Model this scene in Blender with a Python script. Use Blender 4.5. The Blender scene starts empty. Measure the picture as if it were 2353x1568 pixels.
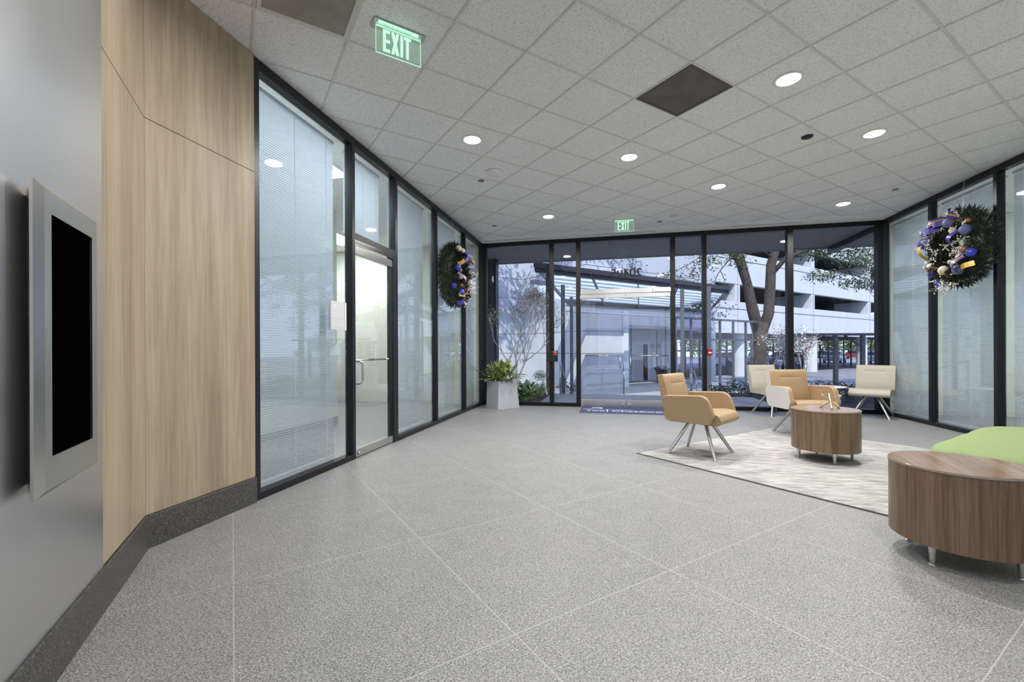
import bpy, math, random
import numpy as np
from mathutils import Vector, Matrix

C = bpy.context.scene.collection
R = math.radians
# ------------------------------------------------------------------ camera, world, sun, exposure
PHI = R(12.70)
HC, CEIL = 1.195, 3.541
FPX, CX, CY = 1016.0, 1176.5, 804.8
cam = bpy.data.cameras.new('camera'); camo = bpy.data.objects.new('camera', cam); C.objects.link(camo)
cam.sensor_fit = 'HORIZONTAL'; cam.sensor_width = 36.0
cam.lens = FPX / 2353 * 36.0
cam.shift_y = (CY - 784.0) / 2353
cam.clip_start = 0.05; cam.clip_end = 500
camo.matrix_world = (Matrix.Translation((0, 0, HC)) @ Matrix.Rotation(PHI, 4, 'Z') @ Matrix.Rotation(R(90), 4, 'X')
                     @ Matrix.Rotation(-0.004, 4, 'Z'))
bpy.context.scene.camera = camo
sc = bpy.context.scene
sc.view_settings.view_transform = 'Standard'
sc.view_settings.look = 'None'
sc.view_settings.exposure = 0.19
sc.view_settings.gamma = 1.0
sc.view_settings.use_curve_mapping = False
sc.cycles.max_bounces = 10
sc.cycles.diffuse_bounces = 5
sc.cycles.glossy_bounces = 4
sc.cycles.transmission_bounces = 6
sc.cycles.transparent_max_bounces = 20
sc.cycles.sample_clamp_indirect = 6.0
sc.cycles.caustics_reflective = False
sc.cycles.caustics_refractive = False

SKY_STRENGTH = 1.55
SUN_STRENGTH = 4.4
LAMP_W = 44.0
REAR_FILL_W = 18.0
world = bpy.data.worlds.new('sky'); sc.world = world; world.use_nodes = True
nt = world.node_tree; nt.nodes.clear()
wo = nt.nodes.new('ShaderNodeOutputWorld'); bg = nt.nodes.new('ShaderNodeBackground')
tc = nt.nodes.new('ShaderNodeTexCoord'); sx = nt.nodes.new('ShaderNodeSeparateXYZ'); rp = nt.nodes.new('ShaderNodeValToRGB')
nt.links.new(tc.outputs['Generated'], sx.inputs[0]); nt.links.new(sx.outputs[2], rp.inputs[0])
rp.color_ramp.elements[0].position = 0.0; rp.color_ramp.elements[0].color = (0.62, 0.72, 1.0, 1)
rp.color_ramp.elements[1].position = 0.7; rp.color_ramp.elements[1].color = (0.26, 0.38, 0.95, 1)
nt.links.new(rp.outputs[0], bg.inputs[0]); bg.inputs[1].default_value = SKY_STRENGTH
nt.links.new(bg.outputs[0], wo.inputs[0])

sun = bpy.data.lights.new('sun', 'SUN'); suno = bpy.data.objects.new('sun', sun); C.objects.link(suno)
sun.energy = SUN_STRENGTH; sun.angle = R(0.6); sun.color = (1.0, 0.96, 0.90)
SUN_DIR = Vector((0.02, -0.67, 0.745)).normalized()
suno.rotation_euler = (-SUN_DIR).to_track_quat('-Z', 'Y').to_euler()
suno.location = (0, -20, 30)


# ------------------------------------------------------------------ helpers
def hexc(r, g, b):
    f = lambda v: (v / 255 / 12.92) if v / 255 <= 0.04045 else (((v / 255) + 0.055) / 1.055) ** 2.4
    return (f(r), f(g), f(b), 1.0)


class MB:
    def __init__(s): s.v = []; s.f = []

    def add(s, vs, fs):
        o = len(s.v); s.v += [tuple(p) for p in vs]; s.f += [tuple(i + o for i in f) for f in fs]; return s

    def box(s, x0, x1, y0, y1, z0, z1, M=None):
        vs = [(x0, y0, z0), (x1, y0, z0), (x1, y1, z0), (x0, y1, z0), (x0, y0, z1), (x1, y0, z1), (x1, y1, z1), (x0, y1, z1)]
        if M is not None: vs = [tuple(M @ Vector(p)) for p in vs]
        return s.add(vs, [(0, 3, 2, 1), (4, 5, 6, 7), (0, 1, 5, 4), (1, 2, 6, 5), (2, 3, 7, 6), (3, 0, 4, 7)])

    def prism(s, poly, a0, a1, axis='z', M=None):
        """poly: 2-D outline (ccw); axis z: (x,y) outline; axis y: (x,z) outline swept along y; axis x: (y,z)"""
        n = len(poly)
        def P(p, a):
            return {'z': (p[0], p[1], a), 'y': (p[0], a, p[1]), 'x': (a, p[0], p[1])}[axis]
        vs = [P(p, a0) for p in poly] + [P(p, a1) for p in poly]
        if M is not None: vs = [tuple(M @ Vector(p)) for p in vs]
        fl = axis == 'y'
        fs = [tuple(range(n - 1, -1, -1)), tuple(range(n, 2 * n))] + [(i, (i + 1) % n, n + (i + 1) % n, n + i) for i in range(n)]
        if fl: fs = [tuple(reversed(f)) for f in fs]
        return s.add(vs, fs)

    def lathe(s, prof, seg=32, c=(0, 0, 0), M=None):
        vs = []; n = len(prof)
        for k in range(seg):
            a = 2 * math.pi * k / seg
            for r, z in prof: vs.append((c[0] + r * math.cos(a), c[1] + r * math.sin(a), c[2] + z))
        if M is not None: vs = [tuple(M @ Vector(p)) for p in vs]
        fs = []
        for k in range(seg):
            k2 = (k + 1) % seg
            for i in range(n - 1): fs.append((k * n + i, k2 * n + i, k2 * n + i + 1, k * n + i + 1))
        if prof[0][0] > 1e-6: fs.append(tuple(k * n for k in range(seg - 1, -1, -1)))
        if prof[-1][0] > 1e-6: fs.append(tuple(k * n + n - 1 for k in range(seg)))
        return s.add(vs, fs)

    def tube(s, pts, rad, seg=10, flat=False):
        """round bar through pts; rad number or list; flat: end rings kept horizontal"""
        pts = [Vector(p) for p in pts]; n = len(pts)
        rad = [rad] * n if not isinstance(rad, (list, tuple)) else rad
        vs = []; up = None
        for i, p in enumerate(pts):
            t = (pts[min(i + 1, n - 1)] - pts[max(i - 1, 0)]).normalized()
            if up is None:
                up = Vector((0, 0, 1)) if abs(t.z) < 0.95 else Vector((1, 0, 0))
            a = t.cross(up).normalized(); b = a.cross(t).normalized(); up = b
            for k in range(seg):
                w = 2 * math.pi * k / seg
                q = p + (a * math.cos(w) + b * math.sin(w)) * rad[i]
                if flat and i in (0, n - 1) and abs(t.z) > 0.2: q = q - t * ((q.z - p.z) / t.z)
                vs.append(q)
        fs = [(i * seg + k, i * seg + (k + 1) % seg, (i + 1) * seg + (k + 1) % seg, (i + 1) * seg + k) for i in range(n - 1) for k in range(seg)]
        fs += [tuple(range(seg - 1, -1, -1)), tuple(range((n - 1) * seg, n * seg))]
        return s.add(vs, fs)

    def sphere(s, c, r, seg=16, rings=10, sc3=(1, 1, 1)):
        prof = [(r * math.sin(math.pi * i / rings), -r * math.cos(math.pi * i / rings)) for i in range(rings + 1)]
        prof[0] = (0, -r); prof[-1] = (0, r)
        return s.lathe(prof, seg, (0, 0, 0), Matrix.Translation(c) @ Matrix.Diagonal((*sc3, 1)))

    def build(s, name, mat, parent=None, smooth=False, bevel=0, bseg=2, kind=None, label=None, loc=None, autosmooth=None):
        me = bpy.data.meshes.new(name); me.from_pydata(s.v, [], s.f); me.update()
        if mat is not None: me.materials.append(mat)
        if smooth or autosmooth:
            me.polygons.foreach_set('use_smooth', [True] * len(me.polygons))
            if autosmooth: me.set_sharp_from_angle(angle=R(autosmooth))
        o = bpy.data.objects.new(name, me); C.objects.link(o)
        if parent is not None: o.parent = parent
        if loc is not None: o.location = loc
        if bevel:
            m = o.modifiers.new('bevel', 'BEVEL'); m.width = bevel; m.segments = bseg; m.limit_method = 'ANGLE'; m.angle_limit = R(40)
            if not (smooth or autosmooth):
                me.polygons.foreach_set('use_smooth', [True] * len(me.polygons)); m.harden_normals = True
        if kind: o['kind'] = kind
        if label: o['label'] = label
        return o


def thing(name, label, cat, loc=(0, 0, 0), rz=0.0, group=None):
    o = bpy.data.objects.new(name, None); C.objects.link(o)
    o.empty_display_size = 0.1; o.location = loc; o.rotation_euler = (0, 0, rz)
    o['label'] = label; o['category'] = cat
    if group: o['group'] = group
    return o


def tag(o, label, cat, group=None, kind=None):
    o['label'] = label; o['category'] = cat
    if group: o['group'] = group
    if kind: o['kind'] = kind
    return o


def dup(root, loc, rz, label, group=None):
    r = root.copy(); C.objects.link(r); r.location = loc; r.rotation_euler = (0, 0, rz); r['label'] = label
    if group: r['group'] = group
    for ch in list(root.children):
        c = ch.copy(); C.objects.link(c); c.parent = r
        for g in list(ch.children):
            d = g.copy(); C.objects.link(d); d.parent = c
    return r


def text(name, body, size, mat, parent=None, M=None, extrude=0.001, align='LEFT', mirror=False, offset=0.0, xs=1.0):
    cu = bpy.data.curves.new(name, 'FONT'); cu.body = body; cu.size = size; cu.align_x = align; cu.extrude = extrude; cu.offset = offset
    cu.materials.append(mat)
    tmp = bpy.data.objects.new(name, cu); C.objects.link(tmp)
    me = bpy.data.meshes.new_from_object(tmp.evaluated_get(bpy.context.evaluated_depsgraph_get()))
    bpy.data.objects.remove(tmp); bpy.data.curves.remove(cu)
    if not me.materials: me.materials.append(mat)
    o = bpy.data.objects.new(name, me); C.objects.link(o)
    if parent is not None: o.parent = parent
    M = M or Matrix()
    o.matrix_local = M @ Matrix.Diagonal(((-xs if mirror else xs), 1, 1, 1))
    return o


def bear(px, D, z=0.0):
    """point at depth D along the viewing axis on the bearing of column px"""
    X = (px - CX) / FPX * D
    return Vector((X * math.cos(PHI) - D * math.sin(PHI), X * math.sin(PHI) + D * math.cos(PHI), z))


# ------------------------------------------------------------------ materials
MATS = {}


def mat(name, col, rough=0.5, metal=0.0, spec=0.5, **kw):
    m = bpy.data.materials.new(name); m.use_nodes = True
    b = m.node_tree.nodes['Principled BSDF']
    b.inputs['Base Color'].default_value = col; b.inputs['Roughness'].default_value = rough
    b.inputs['Metallic'].default_value = metal; b.inputs['Specular IOR Level'].default_value = spec
    for k, v in kw.items(): b.inputs[k].default_value = v
    MATS[name] = m
    return m


def nodes(m): return m.node_tree.nodes, m.node_tree.links, m.node_tree.nodes['Principled BSDF']


def coord(m, kind='Object', scale=(1, 1, 1), rot=(0, 0, 0)):
    N, L, b = nodes(m)
    t = N.new('ShaderNodeTexCoord'); mp = N.new('ShaderNodeMapping')
    if kind == 'World':
        g = N.new('ShaderNodeNewGeometry'); L.new(g.outputs['Position'], mp.inputs[0])
    else: L.new(t.outputs[kind], mp.inputs[0])
    mp.inputs['Scale'].default_value = scale; mp.inputs['Rotation'].default_value = rot
    return mp.outputs[0]


def noise(m, vec, scale, detail=3, rough=0.5, dist=0.0):
    N, L, b = nodes(m); n = N.new('ShaderNodeTexNoise')
    n.inputs['Scale'].default_value = scale; n.inputs['Detail'].default_value = detail
    n.inputs['Roughness'].default_value = rough; n.inputs['Distortion'].default_value = dist
    L.new(vec, n.inputs['Vector']); return n.outputs['Fac']


def ramp(m, fac, stops, interp='LINEAR'):
    N, L, b = nodes(m); r = N.new('ShaderNodeValToRGB'); r.color_ramp.interpolation = interp
    while len(r.color_ramp.elements) < len(stops): r.color_ramp.elements.new(0.5)
    for e, (p, c) in zip(r.color_ramp.elements, stops): e.position = p; e.color = c
    L.new(fac, r.inputs[0]); return r.outputs[0]


def mixc(m, fac, a, b_, mode='MIX'):
    N, L, b = nodes(m); x = N.new('ShaderNodeMix'); x.data_type = 'RGBA'; x.blend_type = mode
    for s, v in (('Factor', fac), ('A', a), ('B', b_)):
        i = [k for k in x.inputs if k.name == s and (k.type == ('VALUE' if s == 'Factor' else 'RGBA'))][0]
        if hasattr(v, 'is_output') or isinstance(v, bpy.types.NodeSocket): L.new(v, i)
        else: i.default_value = v
    return [k for k in x.outputs if k.type == 'RGBA'][0]


def math_(m, op, a, b_=None, c_=None):
    N, L, b = nodes(m); x = N.new('ShaderNodeMath'); x.operation = op
    for i, v in enumerate((a, b_, c_)):
        if v is None: continue
        if isinstance(v, bpy.types.NodeSocket): L.new(v, x.inputs[i])
        else: x.inputs[i].default_value = v
    return x.outputs[0]


def setc(m, out): N, L, b = nodes(m); L.new(out, b.inputs['Base Color'])


def bump(m, h, strength=0.2, dist=0.01):
    N, L, b = nodes(m); x = N.new('ShaderNodeBump'); x.inputs['Strength'].default_value = strength; x.inputs['Distance'].default_value = dist
    L.new(h, x.inputs['Height']); L.new(x.outputs[0], b.inputs['Normal'])


# polished granite floor with pale joints on a diagonal running bond
def make_floor():
    m = mat('granite_floor', hexc(160, 159, 156), 0.46, spec=0.4)
    v = coord(m, 'World')
    f1 = noise(m, v, 150, 4, 0.65, 0.8)
    f2 = noise(m, v, 5, 3, 0.6)
    c = ramp(m, f1, [(0.33, hexc(70, 70, 69)), (0.46, hexc(125, 125, 124)), (0.54, hexc(155, 155, 154)), (0.66, hexc(190, 190, 189))])
    c = mixc(m, 1.0, c, ramp(m, f2, [(0.3, (0.93, 0.93, 0.93, 1)), (0.7, (1.04, 1.03, 1.02, 1))]), 'MULTIPLY')
    N, L, b = nodes(m)
    s = N.new('ShaderNodeSeparateXYZ'); L.new(v, s.inputs[0])
    u = math_(m, 'MULTIPLY', math_(m, 'ADD', s.outputs[0], s.outputs[1]), 0.70711)
    w = math_(m, 'MULTIPLY', math_(m, 'SUBTRACT', s.outputs[1], s.outputs[0]), 0.70711)
    w = math_(m, 'SUBTRACT', w, 0.4405)
    du = math_(m, 'PINGPONG', math_(m, 'ADD', u, 20.0), 0.5)
    dw = math_(m, 'PINGPONG', math_(m, 'ADD', w, 1.1255 * 20), 1.1255 / 2)
    d = math_(m, 'MINIMUM', du, dw)
    line = math_(m, 'LESS_THAN', d, 0.0026)
    c = mixc(m, math_(m, 'MULTIPLY', line, 0.7), c, hexc(186, 185, 181))
    setc(m, c)
    bump(m, f1, 0.04, 0.002)
    return m


def make_ceiling():
    m = mat('acoustic_tile', hexc(226, 225, 222), 0.95, spec=0.1)
    v = coord(m, 'World')
    n = noise(m, v, 100, 2, 0.5, 2.0)
    big = noise(m, v, 2.0, 2, 0.5)
    c = ramp(m, n, [(0.35, hexc(140, 139, 137)), (0.40, hexc(241, 241, 241)), (1.0, hexc(247, 247, 247))])
    c = mixc(m, 1.0, c, ramp(m, big, [(0.3, (0.97, 0.97, 0.97, 1)), (0.7, (1.0, 1.0, 1.0, 1))]), 'MULTIPLY')
    setc(m, c); return m


def make_wood(name, cols, kind='Object', sx=1.0, rough=0.42, zs=0.35, freq=9.0, axis='Z'):
    m = mat(name, cols[1], rough, spec=0.4)
    sc_ = {'Z': (sx, sx, zs * 0.12), 'X': (zs * 0.12, sx, sx), 'Y': (sx, zs * 0.12, sx)}[axis]
    v = coord(m, kind, sc_)
    a = noise(m, v, freq, 5, 0.6, 0.8)
    b2 = noise(m, v, freq * 9, 3, 0.6, 0.2)
    c = ramp(m, a, [(0.30, cols[0]), (0.48, cols[1]), (0.62, cols[2]), (0.75, cols[1])])
    c = mixc(m, 0.35, c, ramp(m, b2, [(0.35, cols[0]), (0.6, cols[2])]))
    setc(m, c); return m


def make_glass(name, tint, r0=0.04, rough=0.0):
    """architectural pane: clear transmission plus Schlick mirror reflection, the same from both faces"""
    m = bpy.data.materials.new(name); m.use_nodes = True
    N, L = m.node_tree.nodes, m.node_tree.links; N.clear()
    o = N.new('ShaderNodeOutputMaterial'); mx = N.new('ShaderNodeMixShader'); t = N.new('ShaderNodeBsdfTransparent'); g = N.new('ShaderNodeBsdfGlossy')
    geo = N.new('ShaderNodeNewGeometry'); d = N.new('ShaderNodeVectorMath'); d.operation = 'DOT_PRODUCT'
    L.new(geo.outputs['Normal'], d.inputs[0]); L.new(geo.outputs['Incoming'], d.inputs[1])
    def mth(op, a, b):
        x = N.new('ShaderNodeMath'); x.operation = op
        for i, v in enumerate((a, b)):
            if v is None: continue
            if isinstance(v, bpy.types.NodeSocket): L.new(v, x.inputs[i])
            else: x.inputs[i].default_value = v
        return x.outputs[0]
    c = mth('SUBTRACT', 1.0, mth('ABSOLUTE', d.outputs['Value'], None))
    f = mth('ADD', mth('MULTIPLY', mth('POWER', c, 5.0), 1.0 - r0), r0)
    g.inputs['Roughness'].default_value = rough; g.inputs['Color'].default_value = (1, 1, 1, 1)
    t.inputs[0].default_value = tint
    L.new(f, mx.inputs[0]); L.new(t.outputs[0], mx.inputs[1]); L.new(g.outputs[0], mx.inputs[2]); L.new(mx.outputs[0], o.inputs[0])
    return m


def emis(name, col, strength):
    m = bpy.data.materials.new(name); m.use_nodes = True
    N, L = m.node_tree.nodes, m.node_tree.links; N.clear()
    o = N.new('ShaderNodeOutputMaterial'); e = N.new('ShaderNodeEmission'); e.inputs[0].default_value = col; e.inputs[1].default_value = strength
    L.new(e.outputs[0], o.inputs[0]); return m


M_FLOOR = make_floor()
M_CEIL = make_ceiling()
M_TBAR = mat('grid_bar', hexc(214, 213, 208), 0.6)
M_DRY = mat('drywall', hexc(244, 244, 242), 0.9)
M_WALLW = mat('office_wall', hexc(215, 217, 205), 0.85)
M_WOOD = make_wood('oak_veneer', [hexc(144, 128, 106), hexc(168, 151, 127), hexc(184, 168, 145)], 'World', 1.0, 0.45, 0.4, 5.0)
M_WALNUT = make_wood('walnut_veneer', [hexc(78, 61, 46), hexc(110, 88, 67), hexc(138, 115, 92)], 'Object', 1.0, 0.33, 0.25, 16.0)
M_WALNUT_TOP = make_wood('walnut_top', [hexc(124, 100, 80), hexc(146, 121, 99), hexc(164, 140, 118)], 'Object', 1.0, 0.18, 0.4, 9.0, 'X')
def make_dark_granite():
    m = mat('dark_granite', hexc(74, 73, 70), 0.35)
    n = noise(m, coord(m, 'World'), 130, 4, 0.7)
    setc(m, ramp(m, n, [(0.38, hexc(48, 48, 47)), (0.55, hexc(78, 77, 74)), (0.68, hexc(128, 126, 121))])); return m
M_DGRAN = make_dark_granite()
def make_steel(name, col, rough):
    m = mat(name, col, rough, 1.0)
    n = noise(m, coord(m, 'Object', (1.2, 1.2, 1.2)), 1.6, 2, 0.5)
    N, L, b = nodes(m)
    L.new(ramp(m, n, [(0.3, (rough * 0.92,) * 3 + (1,)), (0.7, (rough * 1.08,) * 3 + (1,))]), b.inputs['Roughness'])
    return m
M_STEEL = make_steel('brushed_steel', hexc(226, 227, 229), 0.30)
M_STEELB = make_steel('satin_steel', hexc(205, 203, 198), 0.25)
M_CHROME = mat('polished_steel', hexc(215, 212, 206), 0.14, 1.0)
M_LEGMETAL = mat('satin_aluminium', hexc(198, 197, 193), 0.30, 1.0)
M_SILVER = mat('champagne_metal', hexc(214, 206, 190), 0.22, 1.0)
M_SCREEN = mat('black_screen', (0.0008, 0.0008, 0.0008, 1), 0.9, spec=0.0)
M_BLACK = mat('black_plastic', hexc(22, 22, 24), 0.4)
M_FRAME = mat('dark_bronze_frame', hexc(44, 45, 48), 0.35, 0.6)
M_FRAMEB = mat('black_frame', hexc(14, 14, 16), 0.4, 0.3)
M_GLASS = make_glass('clear_glass', (0.97, 0.985, 0.99, 1), 0.018)
M_GLASSO = make_glass('office_glass', (0.95, 0.97, 0.98, 1), 0.07)
M_DOORGLASS = make_glass('door_glass', (0.98, 0.99, 0.985, 1), 0.04)
def make_slat():
    m = mat('blind_slat', hexc(226, 232, 238), 0.45)
    N, L, b = nodes(m); t = N.new('ShaderNodeBsdfTranslucent'); t.inputs[0].default_value = hexc(214, 226, 240); mx = N.new('ShaderNodeMixShader'); mx.inputs[0].default_value = 0.3
    L.new(b.outputs[0], mx.inputs[1]); L.new(t.outputs[0], mx.inputs[2]); L.new(mx.outputs[0], N['Material Output'].inputs[0]); return m
M_BLIND = make_slat()
M_CORD = mat('blind_cord', hexc(225, 226, 224), 0.8)
def make_leather(name, col, dark):
    m = mat(name, col, 0.48, spec=0.45)
    n = noise(m, coord(m, 'Object'), 170, 3, 0.6); setc(m, ramp(m, n, [(0.35, dark), (0.65, col)])); bump(m, n, 0.10, 0.002); return m
M_TAN = make_leather('tan_leather', hexc(166, 141, 109), hexc(157, 131, 99))
M_WHITEV = make_leather('white_vinyl', hexc(206, 200, 197), hexc(198, 192, 188))
M_CREAM = make_leather('cream_upholstery', hexc(196, 190, 177), hexc(184, 178, 165))
def make_green():
    m = mat('lime_fabric', hexc(136, 154, 106), 0.85, spec=0.2)
    n = noise(m, coord(m, 'Object'), 320, 2, 0.6); setc(m, ramp(m, n, [(0.3, hexc(130, 148, 101)), (0.7, hexc(144, 162, 114))])); return m
M_GREEN = make_green()
def make_rug():
    m = mat('rug_pile', hexc(190, 186, 178), 0.95, spec=0.05)
    v = coord(m, 'World', (3.6, 92, 1), (0, 0, 0))
    a = noise(m, v, 1.0, 4, 0.65, 0.4)
    f = noise(m, coord(m, 'World'), 260, 2, 0.6)
    c = ramp(m, a, [(0.36, hexc(112, 110, 107)), (0.46, hexc(146, 143, 139)), (0.53, hexc(188, 187, 184)), (0.66, hexc(206, 205, 203))])
    c = mixc(m, 1.0, c, ramp(m, f, [(0.3, (0.86, 0.86, 0.86, 1)), (0.7, (1.06, 1.06, 1.06, 1))]), 'MULTIPLY')
    setc(m, c); return m
M_RUG = make_rug()
M_BIND = mat('rug_binding', hexc(104, 103, 100), 0.9)
M_MAT = mat('navy_mat', hexc(86, 92, 122), 0.95, spec=0.1)
M_MATW = mat('mat_lettering', hexc(225, 226, 232), 0.95)
M_POT = mat('planter_grey', hexc(186, 188, 195), 0.30)
M_SOIL = mat('soil', hexc(52, 44, 36), 0.95)
def leafmat(name, stops, scale=8.0, kind='Object', trans=0.0):
    m = mat(name, stops[0], 0.45)
    n = noise(m, coord(m, kind), scale, 2, 0.6)
    k = len(stops); setc(m, ramp(m, n, [(0.3 + 0.4 * i / max(1, k - 1), c) for i, c in enumerate(stops)])); return m
M_AGLA = leafmat('variegated_leaf', [hexc(70, 96, 44), hexc(132, 154, 82), hexc(214, 220, 172)], 20)
M_NEEDLE = leafmat('fir_needle', [hexc(26, 34, 24), hexc(44, 54, 36), hexc(62, 70, 46)], 12)
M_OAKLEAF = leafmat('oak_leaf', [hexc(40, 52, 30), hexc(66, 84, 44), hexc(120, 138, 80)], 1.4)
M_PALELEAF = leafmat('pale_leaf', [hexc(232, 220, 206), hexc(246, 240, 230), hexc(206, 180, 156)], 5)  # pale foliage, whitened further in place of sunlight on it
M_BROWNLEAF = leafmat('brown_leaf', [hexc(92, 72, 58), hexc(150, 122, 98), hexc(70, 54, 46)], 5)
M_BEDLEAF = leafmat('bed_leaf', [hexc(70, 102, 60), hexc(128, 162, 98), hexc(190, 212, 150)], 6)
M_SHRUB = leafmat('shrub_leaf', [hexc(34, 42, 34), hexc(58, 72, 58), hexc(100, 118, 104)], 6)
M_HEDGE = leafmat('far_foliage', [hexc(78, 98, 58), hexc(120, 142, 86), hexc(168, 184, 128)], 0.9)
M_SILVLEAF = leafmat('silver_leaf', [hexc(120, 128, 118), hexc(168, 176, 166), hexc(206, 210, 200)], 6)
def make_bark(name, a, b_, sc_=(6, 6, 1.2)):
    m = mat(name, a, 0.9); n = noise(m, coord(m, 'Object', sc_), 3, 5, 0.7); setc(m, ramp(m, n, [(0.35, a), (0.65, b_)])); bump(m, n, 0.6, 0.03); return m
M_BARK = make_bark('tree_bark', hexc(40, 35, 31), hexc(84, 76, 68))
M_PALEBARK = make_bark('pale_bark', hexc(222, 216, 208), hexc(240, 236, 230))  # white bark, colour lifted to stand in for sun on the stems
def make_concrete(name, col, var=0.08, joints=None):
    m = mat(name, col, 0.9)
    n = noise(m, coord(m, 'World', (0.6, 0.6, 0.35)), 2.2, 5, 0.65)
    a = tuple(c * (1 - var) for c in col[:3]) + (1,); b_ = tuple(min(1, c * (1 + var)) for c in col[:3]) + (1,)
    setc(m, ramp(m, n, [(0.3, a), (0.7, b_)])); return m
M_CONC = make_concrete('concrete_panel', hexc(186, 191, 196))
M_CONCB = make_concrete('concrete_band', hexc(196, 200, 204), 0.04)
M_CONCD = make_concrete('concrete_dark', hexc(150, 150, 152), 0.1)
M_PAVE = make_concrete('paving', hexc(150, 152, 154), 0.12)
M_SOFFIT = make_concrete('soffit_plaster', hexc(150, 152, 154), 0.06)
M_ASPH = make_concrete('asphalt', hexc(130, 130, 132), 0.1)
M_JOINT = mat('joint_shadow_gap', hexc(84, 86, 90), 0.9)
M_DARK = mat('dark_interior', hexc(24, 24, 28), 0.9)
M_MULCH = make_concrete('mulch', hexc(44, 38, 34), 0.3)
M_EXTSTEEL = mat('painted_steel', hexc(96, 98, 104), 0.45, 0.3)
M_FASCIA = mat('charcoal_fascia', hexc(52, 54, 60), 0.45, 0.3)
M_PALEPAINT = mat('pale_painted_metal', hexc(206, 210, 214), 0.5)
def make_polycarb():
    m = bpy.data.materials.new('translucent_panel'); m.use_nodes = True
    N, L = m.node_tree.nodes, m.node_tree.links; b = N['Principled BSDF']
    b.inputs['Base Color'].default_value = hexc(214, 222, 224); b.inputs['Roughness'].default_value = 0.6
    t = N.new('ShaderNodeBsdfTranslucent'); t.inputs[0].default_value = hexc(240, 246, 250)
    c = N.new('ShaderNodeBsdfTransparent'); c.inputs[0].default_value = hexc(244, 250, 252)
    m1 = N.new('ShaderNodeMixShader'); m1.inputs[0].default_value = 0.88; m2 = N.new('ShaderNodeMixShader'); m2.inputs[0].default_value = 0.50
    L.new(b.outputs[0], m1.inputs[1]); L.new(t.outputs[0], m1.inputs[2]); L.new(m1.outputs[0], m2.inputs[1]); L.new(c.outputs[0], m2.inputs[2])
    L.new(m2.outputs[0], N['Material Output'].inputs[0]); return m
M_POLY = make_polycarb()
M_LENS = emis('lamp_lens', (1.0, 0.97, 0.92, 1), 14.0)
M_PANEL_LENS = emis('panel_lens', (0.95, 0.98, 1.0, 1), 2.2)
M_EXITG = emis('exit_green_glow', (0.56, 0.96, 0.72, 1), 1.0)
M_EXITE = emis('exit_edge_glow', (0.52, 0.95, 0.70, 1), 0.85)
M_WHITEP = mat('white_plastic', hexc(228, 227, 224), 0.5)
M_RED = mat('red_plastic', hexc(206, 44, 36), 0.4)
M_DKRED = mat('dark_red_plastic', hexc(150, 30, 36), 0.4)
M_GRILLE = mat('grille_taupe', hexc(150, 144, 134), 0.7)
M_GRILLED = mat('grille_dark', hexc(92, 88, 80), 0.8)
M_ACRYL = make_glass('exit_acrylic', (0.90, 0.98, 0.93, 1), 0.03)
def lit_acrylic(m):      # edge-lit sheet: a little green light scatters out of its faces
    N, L = m.node_tree.nodes, m.node_tree.links
    o = [n for n in N if n.type == 'OUTPUT_MATERIAL'][0]; old = o.inputs[0].links[0].from_socket
    e = N.new('ShaderNodeEmission'); e.inputs[0].default_value = (0.42, 0.66, 0.50, 1); e.inputs[1].default_value = 0.85
    x = N.new('ShaderNodeMixShader'); x.inputs[0].default_value = 0.12
    L.new(old, x.inputs[1]); L.new(e.outputs[0], x.inputs[2]); L.new(x.outputs[0], o.inputs[0])
lit_acrylic(M_ACRYL)

XL, YB, XR = -2.79, 9.38, 4.86
# ------------------------------------------------------------------ floor, ceiling, grid
MB().box(-6.7, 8.8, -7.3, 9.48, -0.12, 0).build('floor', M_FLOOR, kind='structure')
MB().box(-6.7, 8.8, -7.3, 9.48, CEIL + 0.006, CEIL + 0.12).build('ceiling', M_CEIL, kind='structure')
MB().box(-2.86, 4.92, 8.93, 9.47, CEIL - 0.004, CEIL + 0.005).build('trim_1', M_DRY, kind='structure')


def clip(o, d, x0, x1, y0, y1):
    t0, t1 = -1e9, 1e9
    for k, (lo, hi) in enumerate(((x0, x1), (y0, y1))):
        if abs(d[k]) < 1e-9: continue
        a, b = (lo - o[k]) / d[k], (hi - o[k]) / d[k]
        t0 = max(t0, min(a, b)); t1 = min(t1, max(a, b))
    return (t0, t1) if t1 > t0 else None


Q = math.sqrt(0.5)
g = MB()
for fam in (0, 1):
    for k in range(-24, 30):
        w = (1.964 if fam == 0 else 2.267) + 0.61 * k
        if fam == 0: o, d, n = (w * Q, w * Q), (-Q, Q), (Q, Q)
        else: o, d, n = (-w * Q, w * Q), (Q, Q), (-Q, Q)
        r = clip(o, d, -2.85, 4.92, -7.0, 8.94)
        if not r or r[1] - r[0] < 0.05: continue
        e = 0.0001 * fam
        M = Matrix(((d[0], n[0], 0, o[0]), (d[1], n[1], 0, o[1]), (0, 0, 1, CEIL), (0, 0, 0, 1)))
        g.box(r[0], r[1], -0.0085, 0.0085, -0.001 - e, 0.0055, M)
g.build('trim_2', M_TBAR, kind='structure')

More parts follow.
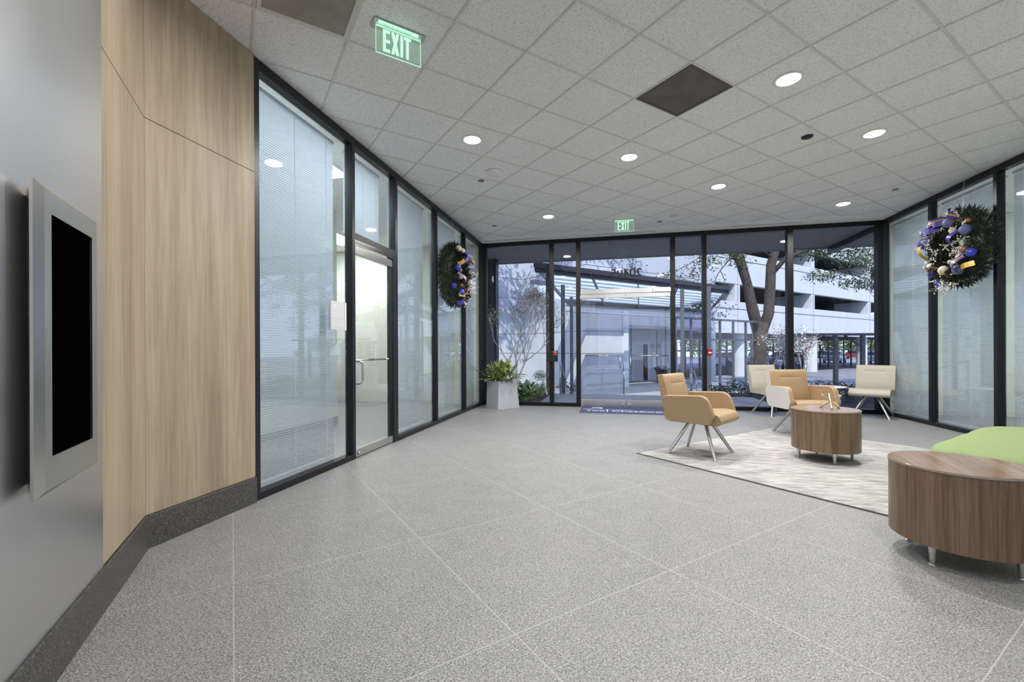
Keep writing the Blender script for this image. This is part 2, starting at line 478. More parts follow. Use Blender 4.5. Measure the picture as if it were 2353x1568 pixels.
# ------------------------------------------------------------------ left glazed wall
f = MB()
LM = [(2.995, 0.03), (4.355, 0.03), (5.345, 0.035), (6.735, 0.027), (8.165, 0.027), (9.355, 0.03)]
for y, h in LM: f.box(-2.85, -2.757, y - h, y + h, 0, CEIL)
f.box(-2.849, -2.758, 2.97, 9.38, CEIL - 0.085, CEIL - 0.0005)
for a, b in ((2.97, 4.33), (5.37, 9.38)): f.box(-2.848, -2.754, a, b, 0.0, 0.06)
f.box(-2.849, -2.758, 4.36, 5.34, 2.415, 2.50)
f.box(-2.85, -2.756, 5.255, 5.32, 0.0, 2.415)
f.build('wall_left', M_FRAME, kind='structure', bevel=0.004)
gl = [(3.02, 4.33, 0.055, 3.46), (4.38, 5.32, 2.49, 3.46), (5.375, 6.712, 0.055, 3.46), (6.758, 8.142, 0.055, 3.46), (8.188, 9.33, 0.055, 3.46)]
for i, (a, b, z0, z1) in enumerate(gl):
    MB().box(-2.806, -2.796, a, b, z0, z1).build('window_%d' % (i + 1), M_GLASSO, kind='structure')

# ------------------------------------------------------------------ right glazed wall
f = MB()
for y in (9.355, 8.137, 6.93, 5.72, 4.51): f.box(4.825, 4.92, y - 0.03, y + 0.03, 0, CEIL)
f.box(4.826, 4.919, 4.48, 9.38, CEIL - 0.085, CEIL - 0.0005)
f.box(4.822, 4.918, 4.48, 9.38, 0, 0.06)
f.build('wall_right', M_FRAME, kind='structure', bevel=0.004)
for i, (a, b) in enumerate(((8.165, 9.33), (6.958, 8.11), (5.748, 6.902), (4.54, 5.692))):
    MB().box(4.866, 4.876, a, b, 0.055, 3.46).build('window_%d' % (6 + i), M_GLASSO, kind='structure')
MB().box(4.83, 4.93, -7.0, 4.48, 0, CEIL).build('wall_right_rear', M_DRY, kind='structure')

# ------------------------------------------------------------------ back glazed wall with entrance doors
f = MB()
BMU = [(-2.735, 0.055), (-1.245, 0.045), (-0.68, 0.045), (1.203, 0.043), (1.794, 0.038), (3.315, 0.052), (4.80, 0.055)]
for x, h in BMU: f.box(x - h, x + h, YB - 0.04, YB + 0.09, 0, CEIL)
f.box(-2.79, 4.86, YB - 0.038, YB + 0.088, CEIL - 0.09, CEIL - 0.0006)
for a, b in ((-2.70, -0.70), (1.22, 4.80)): f.box(a, b, YB - 0.036, YB + 0.086, 0, 0.075)
f.build('wall_back', M_FRAMEB, kind='structure', bevel=0.004)
for i, (a, b, z0) in enumerate(((-2.68, -1.29, 0.07), (-1.20, -0.725, 0.07), (-0.635, 0.2855, 2.45), (0.2895, 1.16, 2.45), (1.246, 1.756, 0.07), (1.832, 3.263, 0.07), (3.367, 4.745, 0.07))):
    MB().box(a, b, YB + 0.02, YB + 0.03, z0, 3.455).build('window_%d' % (10 + i), M_GLASS, kind='structure')
h = MB().box(-0.635, 1.16, YB - 0.03, YB + 0.07, 2.355, 2.452)
h.build('trim_3', M_STEELB, kind='structure', bevel=0.003)
# reversed building number applied to the outside of the transom glass
t_ = tag(text('address_number', '20405', 0.235, M_BLACK, None,
     Matrix.Translation((0.615, YB + 0.034, 2.70)) @ Matrix.Rotation(R(90), 4, 'X'), 0.002, 'LEFT', True, 0.004, 1.08),
     'black building number in reverse on the glass above the entrance doors', 'number')


def door_leaf(name, x0, x1, hinge_left):
    p = thing(name, '', 'door', (x0, YB, 0)); del p['category']; del p['label']; p['kind'] = 'structure'
    w = x1 - x0
    MB().box(0.004, w - 0.004, 0.0, 0.012, 0.15, 2.27).build('glass_pane', M_DOORGLASS, p)
    MB().box(0, w, -0.02, 0.032, 0.012, 0.155).build('bottom_rail', M_STEELB, p, bevel=0.003)
    MB().box(0, w, -0.02, 0.032, 2.262, 2.352).build('top_rail', M_STEELB, p, bevel=0.003)
    a, b = (0.10, w - 0.115) if hinge_left else (0.085, w - 0.09)
    m = MB(); e = b if hinge_left else a
    m.tube([(a, -0.055, 1.072), (b, -0.055, 1.072)], 0.013)
    m.tube([(e, -0.055, 1.072), (e, -0.055, 0.82), (e, 0.0, 0.82)], 0.013)
    m.tube([(a, -0.055, 1.072), (a, 0.0, 1.072)], 0.013); m.tube([(b, -0.055, 1.072), (b, 0.0, 1.072)], 0.013)
    m.build('push_bar', M_CHROME, p, smooth=True)
    # outside pull, seen through the glass
    q = MB(); xo = w - 0.09 if hinge_left else w - 0.05
    if not hinge_left: q.tube([(xo, 0.012, 1.072), (xo, 0.07, 1.072), (xo, 0.07, 0.72), (xo, 0.012, 0.72)], 0.013)
    if not hinge_left: q.build('pull_handle', M_CHROME, p, smooth=True)
    xl = w - 0.07 if hinge_left else 0.07
    MB().lathe([(0.024, 0), (0.024, 0.012), (0.016, 0.02)], 20, M=Matrix.Translation((xl, -0.02, 0.055)) @ Matrix.Rotation(R(90), 4, 'X')).build('lock', M_CHROME, p, smooth=True)
    return p


dl = door_leaf('door_1', -0.632, 0.285, True)
dr = door_leaf('door_2', 0.292, 1.158, False)
MB().box(-0.01, 0.50, -0.062, -0.02, 2.26, 2.335).build('door_closer', M_STEELB, dl, bevel=0.004)
MB().box(0.52, 0.87, -0.062, -0.02, 2.355, 2.43).build('door_closer', M_STEELB, dr, bevel=0.004)
# no-smoking notice etched on the outside of the left leaf (reads from outside)
mm = MB(); ring = [(math.cos(2 * math.pi * k / 28), math.sin(2 * math.pi * k / 28)) for k in range(29)]
mm.tube([(0.042 * c, 0, 0.042 * s) for c, s in ring], 0.0045, 6)
mm.tube([(-0.030, 0, -0.030), (0.030, 0, 0.030)], 0.004, 6)
mm.box(-0.026, 0.022, -0.001, 0.001, -0.004, 0.005)
M_ETCH = mat('etch_grey', hexc(110, 122, 134), 0.8)
mm.build('no_smoking_symbol', M_ETCH, dl, loc=(0.61, 0.016, 0.95))
for k, s in enumerate(('No smoking or vaping', 'is within 25 feet of entrance')):
    text('notice_lettering', s, 0.036, M_ETCH, dl, Matrix.Translation((0.652, 0.015, 0.868 - 0.045 * k)) @ Matrix.Rotation(R(90), 4, 'X'), 0.0006, 'LEFT', True, 0, 0.80)

# ------------------------------------------------------------------ side door in the left wall
p = bpy.data.objects.new('door_3', None); C.objects.link(p); p.location = (-2.80, 4.385, 0); p['kind'] = 'structure'
MB().box(0, 0.012, 0.0, 0.865, 0.08, 2.28).build('glass_pane', M_DOORGLASS, p)
MB().box(-0.02, 0.034, 0.0, 0.868, 0.012, 0.095).build('bottom_rail', M_STEELB, p, bevel=0.003)
MB().box(-0.02, 0.034, 0.0, 0.868, 2.272, 2.362).build('top_rail', M_STEELB, p, bevel=0.003)
MB().box(-0.025, 0.046, -0.01, 0.87, 2.378, 2.425).build('header_bar', M_CHROME, p, bevel=0.003)
hd = MB(); hz = []
for k in range(9):
    a = math.pi / 2 * k / 8; hz.append((0.012 + 0.055 * 1, 0, 0))
pts = [(0.012, 0.07, 1.08), (0.055, 0.07, 1.08)]
hd.tube([(0.012, 0.05, 1.075), (0.06, 0.06, 1.075), (0.075, 0.075, 1.06), (0.08, 0.08, 1.03), (0.08, 0.08, 0.87), (0.075, 0.075, 0.84), (0.06, 0.06, 0.825), (0.012, 0.05, 0.825)], 0.012, 10)
hd.build('pull_handle', M_CHROME, p, smooth=True)
pb = MB(); pb.tube([(-0.06, 0.05, 1.085), (-0.06, 0.83, 1.085)], 0.013); pb.tube([(-0.06, 0.83, 1.085), (0, 0.83, 1.085)], 0.013); pb.tube([(-0.06, 0.05, 1.085), (0, 0.05, 1.085)], 0.013)
pb.build('push_bar', M_CHROME, p, smooth=True)
MB().lathe([(0.022, 0), (0.022, 0.012), (0.014, 0.02)], 20, M=Matrix.Translation((0.034, 0.07, 0.05)) @ Matrix.Rotation(R(90), 4, 'Y')).build('lock', M_CHROME, p, smooth=True)

# ------------------------------------------------------------------ oak panelled corner and steel wall
A = Vector((-2.76, 2.13, 0)); D_ = Vector((0.64, -0.768, 0)).normalized(); N_ = Vector((-D_.y, D_.x, 0))
MA = Matrix(((D_.x, N_.x, 0, A.x), (D_.y, N_.y, 0, A.y), (0, 0, 1, 0), (0, 0, 0, 1)))   # local x along the wall, y into the room
SEAM = 2.612
w = MB()
for z0, z1 in ((0.205, SEAM - 0.003), (SEAM + 0.003, CEIL)):
    w.box(-2.87, -2.75, 2.12, 2.962, z0, z1)
    w.box(-0.02, 0.725, -0.10, 0.0, z0, z1, MA)
w.box(-2.87, -2.757, 2.10, 2.962, 0, CEIL); w.box(-0.02, 0.725, -0.10, -0.007, 0, CEIL, MA)
w.build('wall_corner', M_WOOD, kind='structure')
s = MB(); s.box(0.727, 3.0, -0.10, 0.004, 0.20, CEIL, MA); s.build('wall_steel', M_STEEL, kind='structure')
b = MB(); b.box(-2.87, -2.735, 2.125, 2.965, 0, 0.198); b.build('baseboard_left', M_DGRAN, kind='structure', bevel=0.003)
b = MB(); b.box(-0.007, 3.0, -0.10, 0.016, 0, 0.198, MA); b.build('baseboard_corner', M_DGRAN, kind='structure', bevel=0.003)
MB().box(-0.9, -0.78, -7.0, -0.15, 0, CEIL).build('wall_rear_left', M_DRY, kind='structure')
# rear of the lobby: unseen glazed wall added for fill daylight, media wall
f = MB()
for x in (-0.8, 1.06, 2.92, 4.80): f.box(x - 0.03, x + 0.03, -7.05, -6.95, 0, CEIL)
f.box(-0.85, 4.86, -7.04, -6.96, CEIL - 0.09, CEIL); f.box(-0.85, 4.86, -7.04, -6.96, 0, 0.08)
f.build('wall_rear', M_FRAME, kind='structure')
for i, (a, c) in enumerate(((-0.77, 1.03), (1.09, 2.89), (2.95, 4.77))):
    MB().box(a, c, -7.005, -6.995, 0.08, CEIL - 0.09).build('window_%d' % (17 + i), M_GLASS, kind='structure')
MB().box(2.9, 4.84, -0.45, -0.25, 0, CEIL).build('wall_media', M_DRY, kind='structure')
# neighbouring rooms
MB().box(-6.6, -6.5, 2.85, 9.48, 0, CEIL).build('wall_office_left', M_WALLW, kind='structure')
MB().box(-6.5, -2.86, 2.78, 2.88, 0, CEIL).build('wall_office_left_rear', M_WALLW, kind='structure')
MB().box(-6.5, -2.86, 9.38, 9.47, 0, CEIL).build('wall_office_left_end', M_WALLW, kind='structure')
MB().box(8.6, 8.7, 4.4, 9.48, 0, CEIL).build('wall_office_right', M_WALLW, kind='structure')
MB().box(4.93, 8.6, 4.38, 4.48, 0, CEIL).build('wall_office_right_rear', M_WALLW, kind='structure')
MB().box(4.93, 8.6, 9.38, 9.47, 0, CEIL).build('wall_office_right_end', M_WALLW, kind='structure')
MB().box(-4.6, -4.5, 2.88, 6.6, 0, CEIL).build('wall_office_partition', M_WALLW, kind='structure')
MB().box(-4.502, -4.488, 2.88, 6.6, 0, 0.10).build('baseboard_office', M_STEELB, kind='structure')
# unseen roof, kept low to let sun reach the canopy; soffit before the entrance
MB().box(-14, 16, -7.3, 11.85, CEIL + 0.13, 4.5).build('roof', M_CONC, kind='structure')
sf = MB(); sf.box(-14, 16, 9.47, 11.85, 3.585, CEIL + 0.129)
sf.build('soffit', M_SOFFIT, kind='structure')
MB().box(4.98, 5.16, 9.48, 11.84, 3.46, 3.60).build('trim_4', M_FASCIA, kind='structure')
MB().box(-14, 16, 11.80, 11.86, 3.56, 3.75).build('trim_5', M_SOFFIT, kind='structure')

# ------------------------------------------------------------------ blinds
def blind(name_label, x, y0, y1, z0, z1, side, tilt, group, mat_=M_BLIND):
    """side +1: room side faces +x (left wall), -1: faces -x"""
    t = thing('venetian_blind', name_label, 'blind', (x, (y0 + y1) / 2, z0), 0, group)
    hw = (y1 - y0) / 2; H = z1 - z0
    MB().box(-0.018, 0.018, -hw, hw, H - 0.035, H).build('headrail', mat_, t)
    m = MB(); pitch = 0.0212; wd = 0.0125
    n = int((H - 0.07) / pitch)
    ct, st = math.cos(tilt), math.sin(tilt)
    for k in range(n):
        z = 0.03 + k * pitch
        vs = []
        for q, bow in ((-1, 0), (-0.5, 0.0030), (0, 0.0041), (0.5, 0.0030), (1, 0)):
            lx = q * wd; xx = side * (lx * ct + bow * st); zz = lx * st - bow * ct
            vs.append((xx, zz + z))
        V = []
        for yy in (-hw, hw):
            V += [(a, yy, b_) for a, b_ in vs]
        m.add(V, [(i, i + 1, i + 6, i + 5) for i in range(4)])
    m.build('slats', mat_, t, smooth=True)
    MB().box(-0.012, 0.012, -hw, hw, 0.0, 0.016).build('bottom_rail', mat_, t)
    for yy in (-hw * 0.78, 0.0, hw * 0.78):
        MB().box(side * 0.0135 - 0.0012, side * 0.0135 + 0.0012, yy - 0.0025, yy + 0.0025, 0.01, H - 0.03).build('ladder_cord', M_CORD, t)
    return t


TB = R(46)
blind('wide white blind beside the oak panelling, left of the glass side door', -2.905, 3.0, 4.19, 0.07, 3.43, 1, TB, 'blinds of the left glass wall')
blind('short white blind in the transom above the glass side door', -2.905, 4.385, 5.14, 2.505, 3.43, 1, TB, 'blinds of the left glass wall')
blind('white blind just past the glass side door', -2.905, 5.375, 6.50, 0.07, 3.43, 1, TB, 'blinds of the left glass wall')
blind('white blind behind the wreath on the left glass wall', -2.905, 6.765, 7.92, 0.07, 3.43, 1, TB, 'blinds of the left glass wall')
blind('white blind nearest the plant in the left corner', -2.905, 8.20, 9.10, 0.07, 3.43, 1, TB, 'blinds of the left glass wall')
blind('grey blind at the far right corner behind the armless chair', 4.975, 8.18, 9.33, 0.07, 3.43, -1, R(42), 'blinds of the right glass wall')
blind('grey blind behind the wreath on the right glass wall', 4.975, 6.97, 8.09, 0.07, 3.43, -1, R(42), 'blinds of the right glass wall')
blind('grey blind at the right edge beyond the green ottoman', 4.975, 5.76, 6.85, 0.07, 3.43, -1, R(42), 'blinds of the right glass wall')

# ------------------------------------------------------------------ ceiling fixtures
def cellc(i, j):   # centre of ceiling tile (i, j) of the diagonal grid
    u = 1.964 + 0.61 * (i + 0.5); v = 2.267 + 0.61 * (j + 0.5)
    return ((u - v) * Q, (u + v) * Q)


def downlight(x, y, label, group, power=None):
    t = thing('downlight', label, 'ceiling light', (x, y, CEIL), 0, group)
    MB().lathe([(0.092, -0.0015), (0.108, -0.0045), (0.112, -0.0015), (0.112, 0.004), (0.092, 0.004)], 40).build('trim_ring', M_WHITEP, t, smooth=True)
    MB().lathe([(0.0, -0.016), (0.05, -0.0145), (0.08, -0.009), (0.0915, -0.003), (0.0915, 0.003), (0.0, 0.003)], 40).build('lens', M_LENS, t, smooth=True)
    l = bpy.data.lights.new('downlight_lamp', 'AREA'); l.shape = 'DISK'; l.size = 0.17; l.energy = power or LAMP_W; l.color = (1.0, 0.98, 0.95); l.spread = R(170)
    lo = bpy.data.objects.new('downlight_lamp', l); C.objects.link(lo); lo.parent = t; lo.location = (0, 0, -0.020)
    return t


GD = 'recessed lobby downlights'
for (i, j), lab in (((3, -1), 'round recessed downlight nearest the dark ceiling grille, on its right'),
                    ((6, -1), 'round recessed downlight above the right side, past the black ceiling disc'),
                    ((0, 3), 'round recessed downlight on the left, before the smoke detector'),
                    ((3, 2), 'round recessed downlight just beyond the dark ceiling grille'),
                    ((6, 2), 'round recessed downlight in mid ceiling over the two tan armchairs'),
                    ((10, 1), 'round recessed downlight near the wreath on the right glass wall'),
                    ((4, 6), 'round recessed downlight nearest the left entrance glass, before the exit sign')):
    x, y = cellc(i, j); downlight(x, y, lab, GD)
for (i, j) in ((0, 0), (0, -4), (3, -4), (-3, 0), (-3, -3), (-3, -6), (-6, -3), (-6, -6), (-6, 0), (-9, -6), (-8, -3)):  # unseen lamps added behind the viewpoint to fill the lobby with light
    x, y = cellc(i, j)
    if y < 2.3: downlight(x, y, 'added unseen fill downlight in the hall behind the viewpoint', 'added fill downlights of the rear hall', REAR_FILL_W)


def grille(i, j, label, frame_m, mesh_m, holes):
    x, y = cellc(i, j)
    t = thing('return_air_grille', label, 'air grille', (x, y, CEIL), R(45))
    fr = MB()
    for a, b, c, d in ((-0.295, 0.295, -0.295, -0.268), (-0.295, 0.295, 0.268, 0.295), (-0.295, -0.268, -0.268, 0.268), (0.268, 0.295, -0.268, 0.268)):
        fr.box(a, b, c, d, -0.006, 0.004)
    fr.build('frame', frame_m, t, bevel=0.002)
    MB().box(-0.27, 0.27, -0.27, 0.27, -0.001, 0.003).build('perforated_face', mesh_m, t)
    return t


def perf(name, base, dark, scale):
    m = mat(name, base, 0.7)
    v = coord(m, 'Object', (scale, scale, scale))
    N, L, b = nodes(m); vo = N.new('ShaderNodeTexVoronoi'); vo.inputs['Scale'].default_value = 1.0; vo.inputs['Randomness'].default_value = 0.0
    L.new(v, vo.inputs['Vector'])
    big = noise(m, coord(m, 'Object'), 4, 3, 0.6)
    c = ramp(m, vo.outputs['Distance'], [(0.28, dark), (0.36, base)])
    c = mixc(m, 1.0, c, ramp(m, big, [(0.35, (0.8, 0.8, 0.8, 1)), (0.65, (1.1, 1.1, 1.1, 1))]), 'MULTIPLY'); setc(m, c); return m


grille(-3, 1, 'pale taupe perforated return air grille at the top left of the ceiling', M_TBAR, perf('perforated_taupe', hexc(168, 163, 152), hexc(98, 93, 84), 160), True)
grille(2, 0, 'dark olive brown square ceiling grille in the middle of the ceiling', M_GRILLED, perf('perforated_dark', hexc(104, 100, 88), hexc(78, 74, 64), 220), True)

x, y = cellc(2, 4)
t = thing('smoke_detector', 'white round smoke detector on the left of the ceiling', 'smoke detector', (-1.50, 5.62, CEIL))
MB().lathe([(0.105, 0.0), (0.105, -0.012), (0.098, -0.026), (0.07, -0.042), (0.0, -0.046)][::-1], 32).build('housing', M_WHITEP, t, autosmooth=35)
MB().lathe([(0.0, -0.058), (0.024, -0.054), (0.028, -0.04), (0.028, -0.03)], 20, (0.035, 0.02, 0)).build('sensor_cap', M_WHITEP, t, smooth=True)
M_BLUEGREY = mat('sprinkler_plate', hexc(120, 130, 146), 0.35, 0.5)
for px_, lab in (((-1.753, 5.885), 'small grey sprinkler cover plate beside the smoke detector'),
                 ((-2.155, 8.088), 'small grey sprinkler cover plate above the left wreath'),
                 ((0.871, 8.523), 'small grey sprinkler cover plate just right of the far exit sign'),
                 ((4.097, 7.613), 'small grey sprinkler cover plate before the right wreath')):
    o = MB().lathe([(0.0, -0.008), (0.032, -0.007), (0.042, -0.003), (0.042, 0.004), (0.0, 0.004)], 24).build('sprinkler_cover', M_BLUEGREY, smooth=True, loc=(px_[0], px_[1], CEIL))
    tag(o, lab, 'sprinkler', 'sprinkler cover plates')
o = MB().lathe([(0.0, -0.010), (0.05, -0.009), (0.058, -0.003), (0.058, 0.004), (0.0, 0.004)], 28).build('ceiling_sensor', M_BLACK, smooth=True, loc=(2.121, 5.494, CEIL))
tag(o, 'black round ceiling disc between the two large downlights on the right', 'sensor')
o = MB().lathe([(0.0, -0.006), (0.075, -0.005), (0.083, -0.001), (0.083, 0.004), (0.0, 0.004)], 28).build('speaker_plate', M_TBAR, smooth=True, loc=(1.089, 8.222, CEIL))
tag(o, 'pale round plate in the ceiling right of the far exit sign', 'ceiling plate')
for (a, b), lab in (((-2.66, -1.49), 'black slot air diffuser in the ceiling at the far left corner'),
                    ((-0.36, 0.85), 'black slot air diffuser above the entrance doors'),
                    ((2.25, 3.44), 'black slot air diffuser above the tree window on the right')):
    t = thing('slot_diffuser', lab, 'air diffuser', ((a + b) / 2, 9.14, CEIL), 0, 'slot diffusers along the glass front')
    hw = (b - a) / 2
    MB().box(-hw, hw, -0.012, 0.012, -0.0065, 0.003).build('slot', M_BLACK, t)
    m = MB(); m.box(-hw - 0.01, hw + 0.01, -0.02, -0.0125, -0.007, 0.003); m.box(-hw - 0.01, hw + 0.01, 0.0125, 0.02, -0.007, 0.003); m.build('frame', M_WHITEP, t)


# ------------------------------------------------------------------ exit signs
def letters_exit(m, x0, z1, h, wE=0.05, t=0.0024):
    """block capitals E X I T between z1-h and z1, starting at x0 (all in the local xz plane)"""
    st = 0.0185; z0 = z1 - h; y0, y1 = -t, t
    x = x0
    m.box(x, x + st, y0, y1, z0, z1)
    for a in (z1 - st * 0.95, (z0 + z1) / 2 - st * 0.47, z0): m.box(x + st, x + wE, y0, y1, a, a + st * 0.95)
    x += wE + 0.010; w = 0.058
    m.prism([(x, z1), (x + w - st * 1.15, z0), (x + w, z0), (x + st * 1.15, z1)][::-1], y0 * 0.98, y1 * 0.98, 'y')
    m.prism([(x, z0), (x + st * 1.15, z0), (x + w, z1), (x + w - st * 1.15, z1)], y0 * 1.02, y1 * 1.02, 'y')
    x += w + 0.010
    m.box(x, x + st, y0, y1, z0, z1); x += st + 0.008
    m.box(x, x + 0.052, y0, y1, z1 - st * 0.95, z1); m.box(x + 0.026 - st / 2, x + 0.026 + st / 2, y0, y1, z0, z1 - st * 0.95)
    return x + 0.052 - x0


def exit_sign(label, loc, rz):
    t = thing('exit_sign', label, 'exit sign', (loc[0], loc[1], CEIL), rz, 'green exit signs')
    MB().box(-0.19, 0.19, -0.055, 0.055, -0.006, 0.004).build('ceiling_plate', M_STEELB, t, bevel=0.002)
    MB().box(-0.166, 0.166, -0.004, 0.004, -0.205, -0.012).build('panel', M_ACRYL, t)
    e = MB(); e.box(-0.168, 0.168, -0.0045, 0.0045, -0.2075, -0.2045); e.box(-0.1685, -0.1655, -0.0045, 0.0045, -0.2045, -0.012); e.box(0.1655, 0.1685, -0.0045, 0.0045, -0.2045, -0.012)
    e.box(-0.166, 0.166, -0.0045, 0.0045, -0.016, -0.007)
    e.build('lit_edge', M_EXITE, t)
    m = MB(); letters_exit(m, -0.115, -0.026, 0.155, t=0.0052)
    m.build('lettering', M_EXITG, t, label='glowing green capital letters EXIT')
    l = bpy.data.lights.new('exit_lamp', 'AREA'); l.shape = 'RECTANGLE'; l.size = 0.3; l.size_y = 0.03; l.energy = 0.10; l.color = (0.3, 1.0, 0.55)
    lo = bpy.data.objects.new('exit_lamp', l); C.objects.link(lo); lo.parent = t; lo.location = (0, 0, -0.03); lo.rotation_euler = (R(180), 0, 0)
    return t


exit_sign('green lit exit sign hanging near, by the oak panelled wall', (-1.518, 2.990), R(45))
exit_sign('green lit exit sign hanging before the entrance doors', (0.231, 8.257), 0)

# ------------------------------------------------------------------ screen on the steel wall
SM = Matrix.Translation(A) @ Matrix.Rotation(math.atan2(D_.y, D_.x), 4, 'Z')
t = thing('wall_display', 'black touch screen in a brushed steel housing on the steel wall', 'display', (0, 0, 0))
t.matrix_world = SM @ Matrix.Translation((0, 0.004, 0))
hs = MB()
# housing: bevelled box, flat front frame around the glass
x0, x1, z0, z1 = 0.965, 1.470, 0.735, 1.735; d0, d1, ins = 0.0, 0.05, 0.05
def ringq(m, a, b, flip=False):
    n = len(a)
    m.add(list(a) + list(b), [(i, (i + 1) % n, n + (i + 1) % n, n + i) for i in range(n)])
Ro = [(x0 + 0.03, d0, z0 + 0.03), (1.40, d0, z0 + 0.03), (1.40, d0, z1 - 0.03), (x0 + 0.03, d0, z1 - 0.03)]
Rk = [(x0 - 0.012, 0.022, z0 - 0.012), (1.470, 0.034, z0 - 0.012), (1.470, 0.034, z1 + 0.012), (x0 - 0.012, 0.022, z1 + 0.012)]
Rm = [(x0 - 0.012, 0.036, z0 - 0.012), (1.474, 0.044, z0 - 0.012), (1.474, 0.044, z1 + 0.012), (x0 - 0.012, 0.036, z1 + 0.012)]
Rf = [(x0, d1, z0), (1.415, d1, z0), (1.415, d1, z1), (x0, d1, z1)]
Ri = [(1.015, d1, 0.842), (1.365, d1, 0.842), (1.365, d1, 1.66), (1.015, d1, 1.66)]
Rb = [(p[0], d1 - 0.008, p[2]) for p in Ri]
for a, b in ((Ro, Rk), (Rk, Rm), (Rm, Rf), (Rf, Ri), (Ri, Rb)): ringq(hs, a, b)
hs.build('housing', M_STEELB, t)
MB().box(1.013, 1.367, d1 - 0.016, d1 - 0.008, 0.840, 1.662).build('screen', M_SCREEN, t)

# ------------------------------------------------------------------ name plate beside the side door
t = thing('door_sign', 'pale grey room sign on the glass left of the side door', 'sign', (-2.795, 4.115, 1.412))
MB().box(0, 0.010, -0.135, 0.135, 0.0, 0.297).build('plate', mat('sign_grey', hexc(206, 206, 210), 0.45), t, bevel=0.001)
MB().box(0.010, 0.014, 0.105, 0.132, 0.0, 0.297).build('edge_strip', M_WHITEP, t)
M_SIGNW = mat('sign_white_lettering', hexc(236, 236, 238), 0.5)
MB().box(0.0101, 0.0108, -0.128, 0.10, 0.118, 0.1205).box(0.0101, 0.0108, -0.128, 0.10, 0.021, 0.0235).build('rule_line', mat('sign_line', hexc(186, 186, 192), 0.5), t)
SGM = Matrix.Rotation(R(90), 4, 'Z') @ Matrix.Rotation(R(90), 4, 'X')
text('lettering', '101', 0.05, M_SIGNW, t, Matrix.Translation((0.0102, -0.105, 0.232)) @ SGM, 0.0006)

# ------------------------------------------------------------------ devices on the entrance mullions
t = thing('emergency_release', 'black box with a round red push button on the entrance mullion', 'push button', (-1.215, YB - 0.042, 0.945))
MB().box(-0.115, 0.105, -0.045, 0.0, 0.0, 0.235).build('box', M_BLACK, t, bevel=0.004)
MB().box(0.012, 0.088, -0.048, -0.045, 0.14, 0.225).build('label_plate', mat('label_grey', hexc(150, 150, 150), 0.5), t)
MB().lathe([(0.0, 0.03), (0.026, 0.027), (0.034, 0.016), (0.030, 0.008), (0.016, 0.0)][::-1], 24, M=Matrix.Translation((0.05, -0.047, 0.182)) @ Matrix.Rotation(R(90), 4, 'X')).build('button', M_RED, t, smooth=True)
t = thing('fire_alarm_pull', 'small dark red fire alarm pull on the mullion right of the doors', 'fire alarm', (1.884, YB - 0.002, 1.062))
MB().box(-0.045, 0.045, -0.055, 0.0, 0.0, 0.135).build('box', M_DKRED, t, bevel=0.005)
MB().box(-0.03, 0.03, -0.062, -0.055, 0.055, 0.08).build('pull_bar', M_WHITEP, t)

# ------------------------------------------------------------------ entrance mat
t = thing('entrance_mat', 'navy blue entrance mat with white lettering at the glass doors', 'mat', (0.36, 8.93, 0.0))
MB().box(-0.965, 1.30, -0.47, 0.41, 0.0005, 0.010).build('pile', M_MAT, t, bevel=0.002)
text('lettering', 'Two', 0.245, M_MATW, t, Matrix.Translation((-0.86, -0.245, 0.0102)), 0.0006, 'LEFT', False, 0.004, 0.80)
MB().box(-0.462, -0.435, -0.30, 0.02, 0.0102, 0.0112).build('divider_bar', M_MATW, t)
text('lettering', 'Chasewood', 0.245, M_MATW, t, Matrix.Translation((-0.37, -0.245, 0.0102)), 0.0006, 'LEFT', False, 0.004, 1.02)
lg = MB()
lg.prism([(-0.98 + 0.05, 0.02), (-0.10, -0.02), (0.10, -0.045), (-0.10, 0.005)], 0.0102, 0.0111)
lg.prism([(-0.90, 0.06), (-0.60, 0.16), (-0.58, 0.19), (-0.93, 0.07)][::-1], 0.0102, 0.0111)
sw = [(-0.66 + 0.11 * math.cos(a), 0.20 + 0.07 * math.sin(a)) for a in [R(150 - 15 * k) for k in range(15)]]
lg.tube([(p[0], p[1], 0.0105) for p in sw], 0.010, 6)
lg.build('emblem', M_MATW, t)

# ------------------------------------------------------------------ rug
RC = Vector((0.275, 5.262)); e1 = Vector((0.7121, -0.7021)).normalized(); e2 = Vector((-e1.y, e1.x))
M2 = Matrix(((e1.x, e2.x, 0, RC.x), (e1.y, e2.y, 0, RC.y), (0, 0, 1, 0), (0, 0, 0, 1)))
t = thing('area_rug', 'large grey and cream streaked area rug under the tan armchair', 'rug')
RL, RWd = 3.55, 3.02
MB().box(0.012, RL - 0.012, 0.012, RWd - 0.012, 0.0004, 0.011, M2).build('pile', M_RUG, t)
bd = MB()
bd.box(0, RL, 0, 0.012, 0.0002, 0.010, M2); bd.box(0, RL, RWd - 0.012, RWd, 0.0002, 0.010, M2); bd.box(0, 0.012, 0.012, RWd - 0.012, 0.0002, 0.010, M2); bd.box(RL - 0.012, RL, 0.012, RWd - 0.012, 0.0002, 0.010, M2)
bd.build('binding', M_BIND, t)
RUG_Z = 0.011


# ------------------------------------------------------------------ lounge chairs (x forward, y to the chair's left)
def rounded(poly, r, seg=5):
    out = []; n = len(poly)
    for i in range(n):
        p0, p, p1 = Vector(poly[i - 1]), Vector(poly[i][:2]), Vector(poly[(i + 1) % n][:2])
        rr = poly[i][2] if len(poly[i]) > 2 else r
        p0 = Vector(p0[:2]); a = (p0 - p); b = (p1 - p); la, lb = a.length, b.length; a.normalize(); b.normalize()
        rr = min(rr, la * 0.48, lb * 0.48)
        for k in range(seg + 1):
            w = k / seg
            out.append(tuple((p + a * rr) * (1 - w) ** 2 + p * 2 * w * (1 - w) + (p + b * rr) * w ** 2))
    return out


